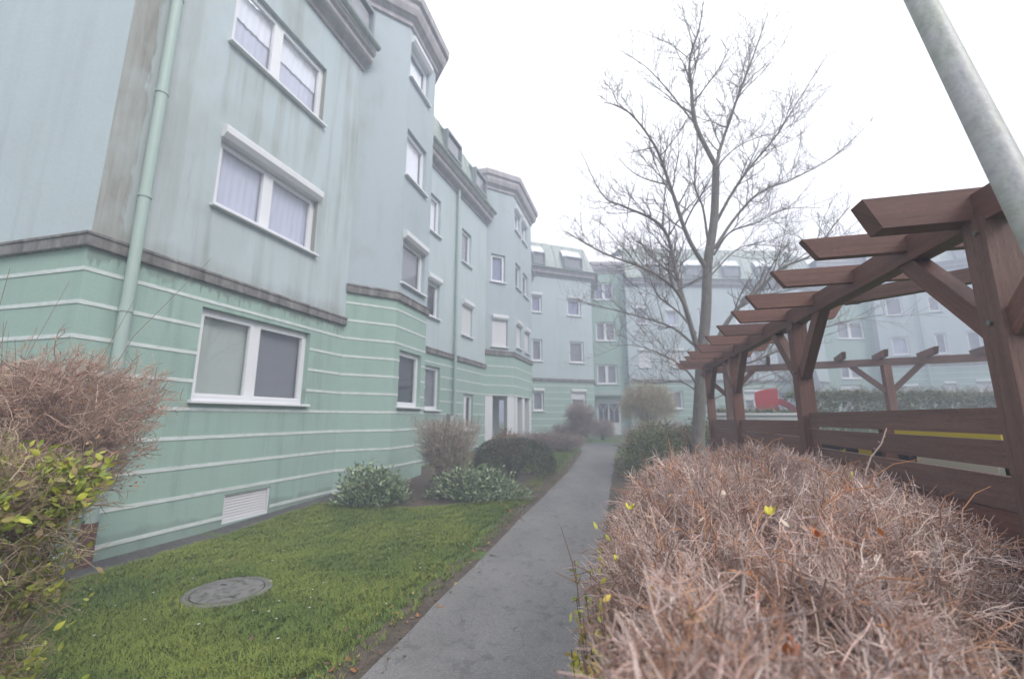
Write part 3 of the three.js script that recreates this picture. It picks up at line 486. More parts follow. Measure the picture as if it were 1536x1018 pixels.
gutterAndRoof(R, [x0, x1], 11.5, { r1: 1.9, in1: -0.4 }); swept(R, 'tower_cornice', [v0, v1], towerProf(12.3), eaveMat);
{ const f = frameOf(x0, x1); dormer(R, f, 4.6, 12.1, 1.2, 0, 1, 0.42); dormer(R, f, 1.5, 12.1, 1.2, 0, 1, 0.42); downpipe(R, x0[0] + f.u[0] * 2.35 + f.n[0] * 0.1, x0[1] + f.u[1] * 2.35 + f.n[1] * 0.1, 1, 11.9, 0.05);
  part('back_wall', quadGeo([[V(14, 0.3, -41), V(29, 0.3, -38), V(29, 13, -38), V(14, 13, -41)], [V(14, 13, -41), V(29, 13, -38), V(29, 13.6, -36), V(14.6, 13.1, -34.7)]]).translate(-14.55, -0.9, 34.85), upMat, R); }
// ---------------------------------------------------------------- timber pergola with fence
const boltMat = mat(0.2, 0.2, 0.2, { roughness: 0.4, metalness: 0.7 });
const woodTex = (a, b, k) => tex(512, 256, (u, v) => { const g = fbm(u * 6 + k, v * 48, 4, 6, 48), h = fbm(u * 3, v * 8 + k, 3, 3, 8), f = vn(u * 120, v * 250, 120, 250), c = mix3(a, b, cl(g * 0.9 + (h - 0.5) * 0.9)); const kx = Math.floor(u * 5), kv = Math.floor(v * 6), du = u * 5 - kx - 0.3 - 0.4 * hsh(kx + k, kv), dv = v * 6 - kv - 0.3 - 0.4 * hsh(kv + 9, kx + k), kn = hsh(kx * 3 + k, kv * 5) > 0.75 ? cl(1 - Math.hypot(du * 2.2, dv * 2.2) / (0.1 + 0.12 * hsh(kx, kv + k))) : 0, cr = Math.abs(fbm(u * 3 + k, v * 30, 3, 3, 30) - 0.5) < 0.006 ? 0.6 : 1; const s = (0.82 + 0.36 * f) * (1 - 0.5 * kn) * cr; return [c[0] * s, c[1] * s, c[2] * s]; });
const woodMats = [[[0.1, 0.044, 0.032], [0.18, 0.088, 0.066], 1], [[0.085, 0.037, 0.028], [0.155, 0.074, 0.056], 4], [[0.115, 0.048, 0.033], [0.195, 0.092, 0.066], 7], [[0.095, 0.05, 0.04], [0.175, 0.1, 0.08], 11]].map(a => { const t = woodTex(...a); return new THREE.MeshStandardMaterial({ map: t, roughness: 0.62, bumpMap: t, bumpScale: 0.004 }); });
const wood = () => woodMats[Math.floor(rnd() * 4)];
{
  const X = 1.5, pz = [-2.06, -4.05, -6.15, -7.85], g = thing('pergola', X, 0, -2.2, 'brown stained timber pergola with short slanted rafters along the bare hedge', 'pergola');
  const W = (name, p, q, b, h, sl, par = g) => part(name, bar(V(p[0] - X, p[1], p[2] + 2.2), V(q[0] - X, q[1], q[2] + 2.2), b, h, sl), wood(), par);
  pz.forEach((z, i) => {
    W('post', [X, lawnH(X, z) - 0.3, z], [X, 2.36, z], 0.11, 0.11);
    for (const [by, bz] of [[1.93, 0.0], [2.3, 0.02]]) part('bolt', new THREE.CylinderGeometry(0.011, 0.011, 0.012, 6).rotateZ(Math.PI / 2).translate(-0.06, by, z + bz + 2.2), boltMat, g);
    for (const s of [-1, 1]) { if (i === 3 && s < 0) continue; W('brace', [X, 1.9, z + s * 0.04], [X, 2.37, z + s * 0.5], 0.07, 0.09, 0); }
  });
  W('brace', [X + 0.04, 1.9, -2.06], [X + 0.5, 2.37, -2.0], 0.07, 0.09);
  W('beam', [X, 2.405, -1.9], [X, 2.405, -8.1], 0.09, 0.13);
  [-2.1, -2.5, -3.02, -3.6, -4.12, -4.75, -5.35, -5.95, -6.55, -7.1, -7.65, -8.0].forEach((z, i) => W('rafter', [(i ? 1.0 : 1.06) + rr(-0.02, 0.03), i ? 2.447 : 2.43, z], [1.86 + rr(-0.04, 0.03), i ? 2.447 : 2.43, z], i ? 0.05 : 0.1, i ? 0.11 : 0.14, i ? 0.07 : 0.06));
  // cross beam to the right and the tie behind it
  W('beam', [1.57, 2.405, -2.06], [3.6, 2.405, -1.9], 0.09, 0.13); W('beam', [1.62, 2.41, -3.5], [3.5, 2.41, -1.97], 0.07, 0.09); W('post', [3.5, -0.3, -1.9], [3.5, 2.34, -1.9], 0.12, 0.12);
  // rear arm of the pergola
  const q0 = [1.5, 2.4, -8.42], q1 = [5.6, 2.4, -7.3], dx = 4.1 / 4.25, dz = 1.12 / 4.25;
  W('beam', q0, q1, 0.08, 0.11);
  for (const s of [0.55, 1.05, 1.55, 2.05, 2.55, 3.1, 3.7]) { const x = q0[0] + dx * s, z = q0[2] + dz * s; W('rafter', [x - dz * 0.4, 2.5, z + dx * 0.4], [x + dz * 0.4, 2.5, z - dx * 0.4], 0.05, 0.1, 0.06); }
  for (const s of [2.6, 0.4, 4.2]) { const x = q0[0] + dx * s, z = q0[2] + dz * s; W('post', [x, -0.2, z], [x, 2.35, z], 0.1, 0.1); for (const k of [-1, 1]) W('brace', [x + k * dx * 0.03, 1.95, z + k * dz * 0.03], [x + k * dx * 0.42, 2.36, z + k * dz * 0.42], 0.05, 0.075); }
  // fence boards between the posts
  const fence = thing('board_fence', X, 0, -2.2, 'brown horizontal board fence between the pergola posts behind the bare hedge', 'fence');
  [[-0.1, -1.99, 1.58], [-2.13, -3.98, 1.6], [-4.12, -6.08, 1.535], [-6.22, -7.78, 1.53]].forEach(([a, c, top], bi) => {
    for (let k = 0; k < 11; k++) {
      const open = bi === 1, y = open ? [1.545, 1.414][k] ?? 1.263 - (k - 2) * 0.139 : top - 0.066 - k * 0.139, h = open && k < 2 ? 0.108 : 0.134; if (y < 0.1 + lawnH(X, a)) continue;
      W('board', [X + rr(-0.004, 0.004), y + rr(-0.002, 0.002), a], [X + rr(-0.004, 0.004), y + rr(-0.002, 0.002), c], 0.026, h, 0, fence); }
    W('batten', [X + 0.035, 0.15, (a + c) / 2], [X + 0.035, top - 0.02, (a + c) / 2], 0.06, 0.04, 0, fence);
  });
  const t = thing('painted_board', 1.85, 0.9, -2.9, 'yellow and white painted board seen through the gaps of the brown fence', 'board');
  part('yellow_panel', rbox(0.03, 0.12, 1.04, 0, 0.56, -0.32, 0.005), mat(0.6, 0.5, 0.06), t); part('white_panel', rbox(0.03, 0.13, 0.62, 0, 0.395, -0.16, 0.005), mat(0.66, 0.68, 0.55), t); part('yellow_panel', rbox(0.03, 0.13, 0.14, 0, 0.395, -1.1, 0.005), mat(0.55, 0.46, 0.05), t);
  part('added_gap_shade', rbox(0.03, 0.5, 2.6, 0.05, 0.22, -0.9, 0.005), mat(0.03, 0.032, 0.04), t);  // added dark sheet, stands for the shade seen through the fence gaps
  part('stand', merge([box(0.05, 1.5, 0.05, 0.05, -0.15, 0.5), box(0.05, 1.5, 0.05, 0.05, -0.15, -0.6)]), mat(0.1, 0.1, 0.11), t);
}
// ---------------------------------------------------------------- leaning metal pole
{
  const g = thing('metal_pole', 1.16, 0, -0.99, 'leaning galvanised grey metal pole rising in front of the pergola post', 'pole');
  const galv = tex(512, 512, (u, v) => { const a = fbm(u * 90, v * 26, 4, 90, 26), b = fbm(u * 200, v * 90, 3, 200, 90), m = fbm(u * 40 + 4, v * 8, 3, 40, 8); const s = 0.29 + 0.15 * a + 0.12 * (b - 0.5); return mix3([s, s * 1.02, s * 1.03], [s * 0.8, s * 0.9, s * 0.72], cl((m - 0.5) * 3) * 0.6); });
  const pm = new THREE.MeshStandardMaterial({ map: galv, roughness: 0.55, metalness: 0.25 });
  const dir = V(-0.029, 0.983, -0.183), p = [0, 1, 2, 3, 4, 5].map(k => dir.clone().multiplyScalar(k * 0.9 - 0.1));
  const tb = new Tubes(); tb.add(p, 0.0465, 0.031, 28); part('shaft', tb.geo(), pm, g);
  part('cap', new THREE.SphereGeometry(0.034, 16, 8).translate(p[5].x, p[5].y, p[5].z), pm, g); part('foot_plate', new THREE.CylinderGeometry(0.11, 0.11, 0.02, 20).translate(0, 0.01, 0), pm, g);
}
// ---------------------------------------------------------------- manhole cover
{
  const g = thing('manhole_cover', -3.5, -0.012, -3.45, 'round grey concrete manhole cover set in the lawn', 'manhole cover'); g.scale.set(0.92, 1, 0.92);
  const ct = tex(512, 512, (u, v) => { const a = fbm(u * 10, v * 10, 5, 10, 10), b = vn(u * 180, v * 180, 180, 180), s = 0.17 * (0.6 + 0.55 * a + 0.25 * b); return mix3([s, s * 0.97, s * 0.93], [0.05, 0.06, 0.03], cl((fbm(u * 14 + 5, v * 14, 4, 14, 14) - 0.5) * 5) * 0.75); });
  const cm = new THREE.MeshStandardMaterial({ map: ct, roughness: 0.95, bumpMap: ct, bumpScale: 0.01 });
  part('ring', new THREE.LatheGeometry([[0.315, 0], [0.315, 0.034], [0.325, 0.04], [0.375, 0.04], [0.385, 0.03], [0.385, -0.05]].map(p => new THREE.Vector2(...p)), 48), cm, g);
  part('lid', new THREE.CylinderGeometry(0.306, 0.306, 0.06, 48).translate(0, 0.008, 0), cm, g);
  for (const a of [0.6, 3.7]) part('lifting_slot', rbox(0.07, 0.012, 0.03, 0.2 * Math.cos(a), 0.036, 0.2 * Math.sin(a), 0.004), mat(0.03, 0.028, 0.025), g);
}
// ---------------------------------------------------------------- twigs, shrubs and hedges
// crooked forking twigs, six kinds, one unit long
const twigSet = [0, 1, 2, 3, 4, 5].map(k => {
  const t = new Tubes(), zig = (p, d, n, l, r, bend) => { const pts = [p.clone()], q = p.clone(), v = d.clone().normalize(); for (let i = 0; i < n; i++) { v.add(V(rr(-bend, bend), rr(-bend, bend) * 0.7, rr(-bend, bend))).normalize(); q.addScaledVector(v, l / n); pts.push(q.clone()); } t.add(pts, r, r * 0.5, 3); return pts; };
  const m = zig(V(0, 0, 0), V(0, 1, 0), 5, 1, 0.0125, 0.42);
  for (const i of [1, 2, 3, 3, 4].slice(k % 2)) { const c = zig(m[i], V(rr(-1, 1), rr(0.1, 0.9), rr(-1, 1)), 3, rr(0.25, 0.5), 0.0085, 0.45); if (rnd() < 0.5) zig(c[1], V(rr(-1, 1), rr(0, 1), rr(-1, 1)), 2, 0.2, 0.006, 0.4); }
  return t.geo();
});
const twigMat = new THREE.MeshStandardMaterial({ color: 0xffffff, roughness: 0.85 });
const UP = V(0, 1, 0), dirV = V();
function twigCloud(parent, n, place, colours, len, name = 'twigs') {
  for (let s = 0; s < 6; s++) scatter(name, twigSet[s], twigMat, Math.floor(n / 6), (i, d, c) => {
    const r = place(d.position, dirV); if (r === false) return false; dirV.normalize(); d.quaternion.setFromUnitVectors(UP, dirV); d.rotateY(rnd() * 6.28); d.scale.setScalar(rr(len[0], len[1])); d.scale.x *= rr(0.9, 1.3); d.scale.z = d.scale.x;
    const q = colours[Math.floor(rnd() * colours.length)], t = rr(0.75, 1.2); c.setRGB(q[0] * t, q[1] * t, q[2] * t);
  }, parent);
}
function leafCloud(parent, geo, m, n, place, colours, sc, name = 'foliage') {
  scatter(name, geo, m, n, (i, d, c) => { const r = place(d.position, dirV); if (r === false) return false; dirV.normalize(); d.quaternion.setFromUnitVectors(UP, dirV); d.rotateY(rnd() * 6.28); d.scale.setScalar(rr(sc[0], sc[1])); const q = colours[Math.floor(rnd() * colours.length)], t = rr(0.7, 1.25); c.setRGB(q[0] * t, q[1] * t, q[2] * t); }, parent);
}
const rdir = (o, up = 0) => o.set(rr(-1, 1), rr(-1, 1) + up, rr(-1, 1));
function stems(parent, n, R, H, r, m, spread = 0.6, name = 'stems') { // upright forking stems from a common foot
  const t = new Tubes();
  for (let i = 0; i < n; i++) { const a = rnd() * 6.28, b = R * spread * rnd(), x0 = Math.cos(a) * b * 0.35, z0 = Math.sin(a) * b * 0.35, x1 = Math.cos(a) * R * rr(0.3, 1), z1 = Math.sin(a) * R * rr(0.3, 1), h = H * rr(0.75, 1.05);
    const P = k => V(x0 + (x1 - x0) * Math.pow(k, 1.3) + rr(-0.03, 0.03), h * k, z0 + (z1 - z0) * Math.pow(k, 1.3) + rr(-0.03, 0.03)), pts = [P(0), P(0.3), P(0.6), P(0.85), P(1)]; pts[0].y = -0.05; t.add(pts, r, r * 0.3, 4);
    for (let k = 0; k < 6; k++) { const p = pts[1 + Math.floor(rnd() * 3)].clone().lerp(pts[4], rnd() * 0.5), d = V(rr(-1, 1), rr(0.3, 1.3), rr(-1, 1)).normalize().multiplyScalar(H * rr(0.12, 0.28)); t.add([p, p.clone().addScaledVector(d, 0.5).add(V(rr(-0.02, 0.02), 0.01, rr(-0.02, 0.02))), p.clone().add(d)], r * 0.4, r * 0.14, 3); } }
  return part(name, t.geo(), m, parent);
}
const tan = [[0.64, 0.46, 0.4], [0.55, 0.43, 0.395], [0.4, 0.32, 0.3], [0.56, 0.32, 0.2], [0.26, 0.165, 0.13], [0.74, 0.6, 0.53], [0.34, 0.2, 0.15]];
{ // the bare clipped hedge beside the path
  const g = thing('bare_hedge', 0.5, 0, -1.9, 'clipped leafless hedge of tangled pinkish brown twigs in front of the fence', 'hedge');
  const L = z => -0.05 + 0.1 * ss(1.6, 2.6, -z) + 0.3 * ss(2.5, 3.4, -z), Rr = z => 0.4 + 0.24 * ss(0.4, 1.3, -z) + 0.68 * ss(1.05, 2.15, -z) - 0.18 * ss(2.8, 3.4, -z), top = (x, z) => { const u = (x - (L(z) + Rr(z)) / 2) / ((Rr(z) - L(z)) / 2), e = Math.max(Math.abs(u), ss(0.9, 0.3, -z) * 0.8, ss(2.75, 3.4, -z) * 0.85); return 1.22 + 0.09 * ss(1, 2.6, -z) - 0.26 * Math.pow(e, 8) + 0.17 * (fbm(x * 2.6 + 3, z * 2.6, 4) - 0.5); };
  const place = mode => (p, d) => {
    const z = rr(-0.38, -3.38), l = L(z), r = Rr(z); let x, y;
    if (mode === 0) { x = rr(l, r); const t = top(x, z); y = t + 0.03 - 0.3 * Math.pow(rnd(), 1.4); d.set(rr(-1, 1) + (x - (l + r) / 2) * 0.8, rr(0.0, 1.5), rr(-1, 1)); y -= 0.1; }
    else if (mode === 1) { const s = rnd() < 0.5; x = s ? l + 0.2 * Math.pow(rnd(), 1.5) : r - 0.2 * Math.pow(rnd(), 1.5); y = rr(0.05, 1.08); x -= s ? 0.09 * (1 - y / 1.2) : 0; d.set((s ? -1 : 1) * rr(-0.1, 1.1), rr(-0.2, 1.3), rr(-1, 1)); x += s ? 0.05 : -0.05; }
    else { x = rr(l + 0.1, r - 0.1); y = rr(0.05, 0.95); d.set(rr(-1, 1), rr(0.2, 1.6), rr(-1, 1)); }
    if (mode < 2 && fbm(x * 8 + 2, (y + z) * 8, 3) < 0.42) return false;
    if (mode === 1 && x < 0.25 && y < 0.75 && rnd() < 0.6) return false;
    p.set(x - 0.5, y, z + 1.9);
  };
  twigCloud(g, 27000, place(0), tan, [0.06, 0.17]); twigCloud(g, 10000, place(1), tan.concat([[0.16, 0.115, 0.1], [0.2, 0.14, 0.12]]), [0.07, 0.2]); twigCloud(g, 3600, place(2), [[0.15, 0.1, 0.085], [0.22, 0.15, 0.12]], [0.18, 0.36]);
  const st = new Tubes(); for (let i = 0; i < 90; i++) { const z = rr(-0.5, -3.5), x = rr(L(z) + 0.1, Rr(z) - 0.1); st.add([V(x - 0.5 + rr(-0.1, 0.1), -0.05, z + 1.9), V(x - 0.5, 0.5, z + 1.9 + rr(-0.1, 0.1)), V(x - 0.5 + rr(-0.15, 0.15), top(x, z) - 0.1, z + 1.9 + rr(-0.15, 0.15))], 0.008, 0.003, 5); }
  part('stems', st.geo(), mat(0.16, 0.11, 0.09), g);
  // a few arching shoots and orange sticks on top
  const sh = new Tubes(); for (let i = 0; i < 46; i++) { const z = rr(-0.8, -3.3), x = rr(L(z) + 0.05, Rr(z) - 0.05), y = top(x, z) - 0.12, a = rnd() * 6.28, l = rr(0.1, 0.24); sh.add([0, 0.25, 0.5, 0.75, 1].map(k => V(x - 0.5 + 0.8 * l * k * k * Math.cos(a) + rr(-0.006, 0.006), y + l * Math.sin(k * 1.5), z + 1.9 + 0.8 * l * k * k * Math.sin(a) + rr(-0.006, 0.006))), 0.0024, 0.0014, 5); }
  tag(part('orange_shoots', sh.geo(), mat(0.42, 0.2, 0.09), g), null, null, null, 'stuff');
  const lo = new Tubes(); for (const [x, z, dx, dy, dz] of [[1.0, -2.3, 0.2, 0.3, -0.1], [0.85, -2.9, 0.16, 0.17, -0.1], [0.62, -3.0, 0.0, 0.22, 0]]) { const y = 1.2, P = k => V(x - 0.5 + dx * k + 0.012 * Math.sin(k * 9), y + dy * k, z + 1.9 + dz * k); lo.add([0, 0.2, 0.4, 0.6, 0.8, 1].map(P), 0.005, 0.003, 5); for (let k = 0.2; k < 1; k += 0.1) { const p = P(k); lo.add([p, p.clone().add(V(rr(-0.012, 0.012), 0.012, rr(-0.012, 0.012)))], 0.004, 0.002, 4); } }
  part('long_shoots', lo.geo(), mat(0.4, 0.3, 0.25), g);
  // remaining leaves
  leafCloud(g, leafShape(0.013, 0.024, 0.35), solidLeaf, 260, (p, d) => { const z = rr(-0.5, -3.5), x = rr(L(z), Rr(z)), sd = rnd() < 0.45; p.set((sd ? L(z) - 0.02 : x) - 0.5, sd ? rr(0.45, 1.1) : top(x, z) - rr(0, 0.1), z + 1.9); rdir(d, 0.5); }, [[0.5, 0.19, 0.06], [0.42, 0.14, 0.05], [0.6, 0.36, 0.09], [0.62, 0.55, 0.45], [0.34, 0.17, 0.1]], [0.4, 1.0], 'dry_leaves');
  leafCloud(g, leafShape(0.014, 0.026, 0.3), leafMat(), 90, (p, d) => { const z = rr(-0.7, -1.9); p.set(L(z) - 0.03 - 0.5 + rr(-0.03, 0.03), rr(0.55, 1.2), z + 1.9); rdir(d, 0.5); }, [[0.6, 0.58, 0.07], [0.5, 0.52, 0.07], [0.66, 0.5, 0.08]], [0.6, 1.1], 'yellow_leaves');
  const lg = leafShape(0.016, 0.03, 0.25), yellow = [[0.62, 0.6, 0.06], [0.7, 0.62, 0.09]], orange = [[0.5, 0.17, 0.04], [0.42, 0.12, 0.04]], cream = [[0.62, 0.52, 0.42]];
  for (const [x, y, z, n, cols] of [[0.37, 1.31, -1.27, 4, yellow], [0.40, 1.29, -1.24, 2, cream], [0.02, 1.25, -1.57, 3, yellow], [0.12, 1.19, -0.9, 4, yellow], [0.09, 1.25, -1.37, 1, cream], [0.43, 1.28, -1.2, 3, orange], [0.24, 1.2, -0.8, 3, orange], [1.22, 1.36, -2.9, 2, yellow], [0.33, 1.29, -1.68, 1, cream], [0.22, 1.3, -1.6, 1, orange], [0.6, 1.27, -1.3, 1, orange], [0.7, 1.32, -2.2, 2, cream], [0.75, 1.34, -2.9, 3, orange], [0.55, 1.33, -2.6, 2, cream], [0.3, 1.15, -0.72, 2, yellow], [0.08, 1.1, -0.85, 2, orange], [0.0, 0.95, -1.05, 2, orange], [0.05, 1.02, -0.95, 2, yellow], [0.15, 1.1, -0.75, 2, orange], [-0.02, 0.85, -1.2, 2, orange], [0.3, 1.14, -0.7, 3, orange], [0.38, 1.16, -0.75, 2, orange], [-0.04, 1.1, -1.5, 3, yellow], [0.2, 1.27, -1.35, 1, cream], [0.8, 1.28, -1.9, 2, orange], [0.95, 1.3, -2.2, 1, yellow], [0.5, 1.3, -1.7, 1, cream], [1.05, 1.3, -2.4, 2, cream]])
    for (let k = 0; k < n; k++) { const q = cols[k % cols.length], l = part('leaf', lg.clone().rotateX(rr(0.1, 0.9)).rotateY(k * 1.9 + x * 9), leafMat({ color: lin(...q), transmission: 0.3 }), g); l.position.set(x - 0.5 + rr(-0.012, 0.012), y + 0.005, z + 1.9 + rr(-0.012, 0.012)); l.scale.setScalar(rr(0.7, 1.1)); }
}
{ // dark stems with yellow green leaves at the path side of the hedge
  const g = thing('leafy_shrub', -0.08, 0, -1.6, 'dark thin stems with small yellow green leaves sprouting at the hedge foot by the path', 'shrub');
  const t = new Tubes(), tips = []; for (let i = 0; i < 70; i++) { const x0 = rr(-0.03, 0.13), z0 = rr(-0.3, 0.5), x1 = x0 - rr(0.0, 0.1), z1 = z0 + rr(-0.15, 0.12), h = rr(0.55, 1.02), P = [V(x0, -0.03, z0), V(x0 * 0.6 + x1 * 0.4, h * 0.5, z0), V(x1, h, z1)]; t.add(P, 0.003, 0.0014, 4); tips.push(P); }
  part('stems', t.geo(), mat(0.09, 0.055, 0.05), g);
  leafCloud(g, leafShape(0.013, 0.025, 0.3), leafMat(), 1600, (p, d) => { const P = tips[Math.floor(rnd() * 48)], k = rr(0.25, 1); p.copy(P[1]).lerp(P[2], k); d.set(rr(-1, 1), rr(-0.3, 1), rr(-1, 1)); }, [[0.5, 0.5, 0.06], [0.3, 0.36, 0.05], [0.58, 0.42, 0.07], [0.48, 0.5, 0.08]], [0.6, 1.3]);
}
{ // yellow green hedge in the left foreground
  const g = thing('leafy_hedge', -2.6, 0, -0.6, 'clipped hedge with yellow green leaves on brown twigs beside the path', 'hedge');
  const place = mode => (p, d) => {
    let x = rr(-0.75, 0.68), z = rr(-0.6, 0.55), y = 1.4 * Math.pow(rnd(), 0.7); const f = rnd();
    if (mode < 2) { if (f < 0.36) y = 1.42 - 0.16 * rnd(); else if (f < 0.88) x = 0.68 - 0.16 * rnd(); else z = -0.6 + 0.16 * rnd(); }
    const tp = 1.42 - 0.25 * Math.pow(cl((x - 0.3) / 0.38), 3); y = Math.min(y, tp) + 0.06 * (fbm(x * 4, z * 4, 3) - 0.5); if (mode === 1) { const k = rr(0.0, 0.12); y += k * 0.5; x += k * (x > 0.4 ? 1 : 0); z -= k * (z < -0.4 ? 1 : 0); if (fbm(x * 7 + 3, (y + z) * 7, 3) < 0.42) return false; } p.set(x - 0.09 * (1.42 - y), y, z); d.set(rr(-1, 1) + 0.3, rr(-0.2, 1.3), rr(-1, 1) - 0.2);
  };
  twigCloud(g, 3800, place(0), [[0.36, 0.29, 0.18], [0.42, 0.34, 0.23], [0.26, 0.2, 0.14], [0.38, 0.26, 0.19]], [0.07, 0.2]);
  leafCloud(g, leafShape(0.015, 0.027, 0.45), leafMat(), 30000, place(1), [[0.42, 0.46, 0.05], [0.3, 0.37, 0.045], [0.2, 0.26, 0.04], [0.5, 0.52, 0.06], [0.3, 0.26, 0.08], [0.34, 0.24, 0.12]], [0.5, 1.4]);
  stems(g, 26, 0.7, 1.35, 0.009, mat(0.2, 0.15, 0.11));
  leafCloud(g, leafShape(0.017, 0.03, 0.45), leafMat(), 9000, (p, d) => { const y = rr(0.02, 1.05), x = 0.72 - 0.09 * (1.42 - y) - 0.3 * rnd() * rnd(), z = rr(-0.62, 0.5); if (fbm(z * 6 + 1, y * 6, 3) < 0.4) return false; p.set(x, y, z); d.set(rr(-0.4, 1), rr(-0.4, 1.1), rr(-1, 0.7)); }, [[0.36, 0.4, 0.05], [0.26, 0.32, 0.045], [0.18, 0.23, 0.04], [0.44, 0.46, 0.06], [0.26, 0.2, 0.09]], [0.5, 1.4], 'lower_foliage');
  leafCloud(g, leafShape(0.022, 0.042, 0.3), leafMat(), 700, (p, d) => { p.set(rr(0.1, 0.72), rr(0.05, 0.5), rr(-0.75, -0.3)); rdir(d, 0.4); }, [[0.1, 0.14, 0.03], [0.14, 0.18, 0.04], [0.16, 0.16, 0.1]], [0.6, 1.1]);
}
{ // reddish brown bush by the building corner
  const g = thing('brown_bush', -3.95, 0, -2.05, 'reddish brown leafless bush at the corner of the green wall', 'bush');
  const m = mat(0.27, 0.16, 0.12); stems(g, 60, 0.6, 1.6, 0.007, m);
  twigCloud(g, 5200, (p, d) => { const a = rnd() * 6.28, r = 0.72 * Math.sqrt(rnd()), y = rr(0.95, 1.8), k = Math.sqrt(Math.max(0.1, 1 - Math.pow((y - 1.42) / 0.6, 2))) * 1.0; const lp = 0.62 + 0.75 * fbm(Math.cos(a) * 2.2 + 6, Math.sin(a) * 2.2 + y * 2.5, 3); p.set(Math.cos(a) * r * k * lp * 1.1 - 0.15, 1.15 + (y - 1.15) * (0.6 + 0.8 * fbm(Math.cos(a) * r * 4, Math.sin(a) * r * 4 + 9, 3)), Math.sin(a) * r * k * lp * 1.1); d.set(Math.cos(a) * r + rr(-0.8, 0.8), rr(-0.1, 1.5), Math.sin(a) * r + rr(-0.8, 0.8)); }, [[0.46, 0.29, 0.22], [0.5, 0.34, 0.26], [0.32, 0.21, 0.17], [0.55, 0.41, 0.32]], [0.08, 0.3]);
  leafCloud(g, leafShape(0.014, 0.03, 0.3), solidLeaf, 700, (p, d) => { const a = rnd() * 6.28, r = 0.72 * Math.sqrt(rnd()); p.set(Math.cos(a) * r, rr(1.0, 1.9), Math.sin(a) * r); rdir(d); }, [[0.3, 0.15, 0.08], [0.24, 0.12, 0.08], [0.35, 0.2, 0.1]], [0.6, 1.2]);
  const t = new Tubes(); for (const [x, z, h, dx, dz] of [[0.1, -0.2, 2.9, 0.5, -0.5], [-0.3, 0, 2.6, 0.15, -0.2], [-0.6, 0.1, 3.0, -0.1, -0.1], [0.2, -0.1, 2.4, 0.35, -0.1], [-0.1, 0.2, 2.5, 0.3, 0.1], [-0.5, 0.3, 2.45, -0.3, 0.1]]) t.add([V(x * 0.4, 0, z * 0.4), V(x * 0.8, h * 0.4, z * 0.8), V(x + dx * 0.4, h * 0.75, z + dz * 0.4), V(x + dx, h, z + dz)], 0.006, 0.0018, 4);
  for (let i = 0; i < 40; i++) { const a = rnd() * 6.28, r = 0.6 * Math.sqrt(rnd()), x = Math.cos(a) * r - 0.15, z = Math.sin(a) * r, h = rr(1.7, 2.25); t.add([V(x * 0.5, 0.8, z * 0.5), V(x * 0.9, h * 0.75, z * 0.9), V(x * 1.15 + rr(-0.1, 0.1), h, z * 1.15 + rr(-0.1, 0.1))], 0.004, 0.0015, 3); }
  part('long_shoots', t.geo(), mat(0.25, 0.17, 0.13), g);
}
// shrubs of the planting bed
function variegated(x, z, rx, rz, h, n, label) {
  const y = lawnH(x, z), g = thing('variegated_shrub', x, y, z, label, 'shrub', 'variegated shrubs in the bed');
  stems(g, 30, rx * 0.8, h * 0.8, 0.006, mat(0.09, 0.07, 0.05));
  leafCloud(g, leafShape(0.034, 0.075, 0.3), solidLeaf, n, (p, d) => { const a = rnd() * 6.28, e = Math.pow(rnd(), 0.45), r = e, q = Math.acos(rnd()); const lump = 0.45 + 1.05 * fbm(Math.cos(a) * 3.2 + x, Math.sin(a) * 3.2 + q * 2.6, 4); p.set(Math.cos(a) * Math.sin(q) * rx * r * lump, 0.03 + Math.cos(q) * h * r * lump, Math.sin(a) * Math.sin(q) * rz * r * lump); d.set(p.x / rx + rr(-0.7, 0.7), 0.6 + rr(-0.5, 0.6), p.z / rz + rr(-0.7, 0.7)); }, [[0.3, 0.37, 0.23], [0.22, 0.3, 0.17], [0.13, 0.2, 0.09], [0.38, 0.43, 0.29], [0.17, 0.24, 0.12], [0.1, 0.15, 0.07], [0.15, 0.2, 0.1]], [0.45, 1.3]);
}
variegated(-4.25, -7.0, 0.7, 0.55, 0.6, 3600, 'bushy cream variegated shrub against the tower bay wall');
variegated(-2.68, -7.75, 0.95, 0.55, 0.52, 4400, 'low wide silvery variegated shrub in front of the dark clipped dome');
{ const x = -3.3, z = -8.0, g = thing('bare_shrub', x, lawnH(x, z), z, 'upright vase shaped leafless grey brown shrub between the two variegated shrubs', 'shrub');
  stems(g, 46, 0.52, 1.35, 0.011, mat(0.24, 0.19, 0.155)); twigCloud(g, 1500, (p, d) => { const a = rnd() * 6.28, y = rr(0.45, 1.3), r = (0.2 + 0.34 * y) * Math.sqrt(rnd()); p.set(Math.cos(a) * r, y, Math.sin(a) * r); d.set(Math.cos(a) * 0.6 + rr(-0.6, 0.6), rr(0.2, 1.4), Math.sin(a) * 0.6 + rr(-0.6, 0.6)); }, [[0.4, 0.33, 0.27], [0.46, 0.4, 0.33], [0.3, 0.24, 0.2]], [0.1, 0.28]); }
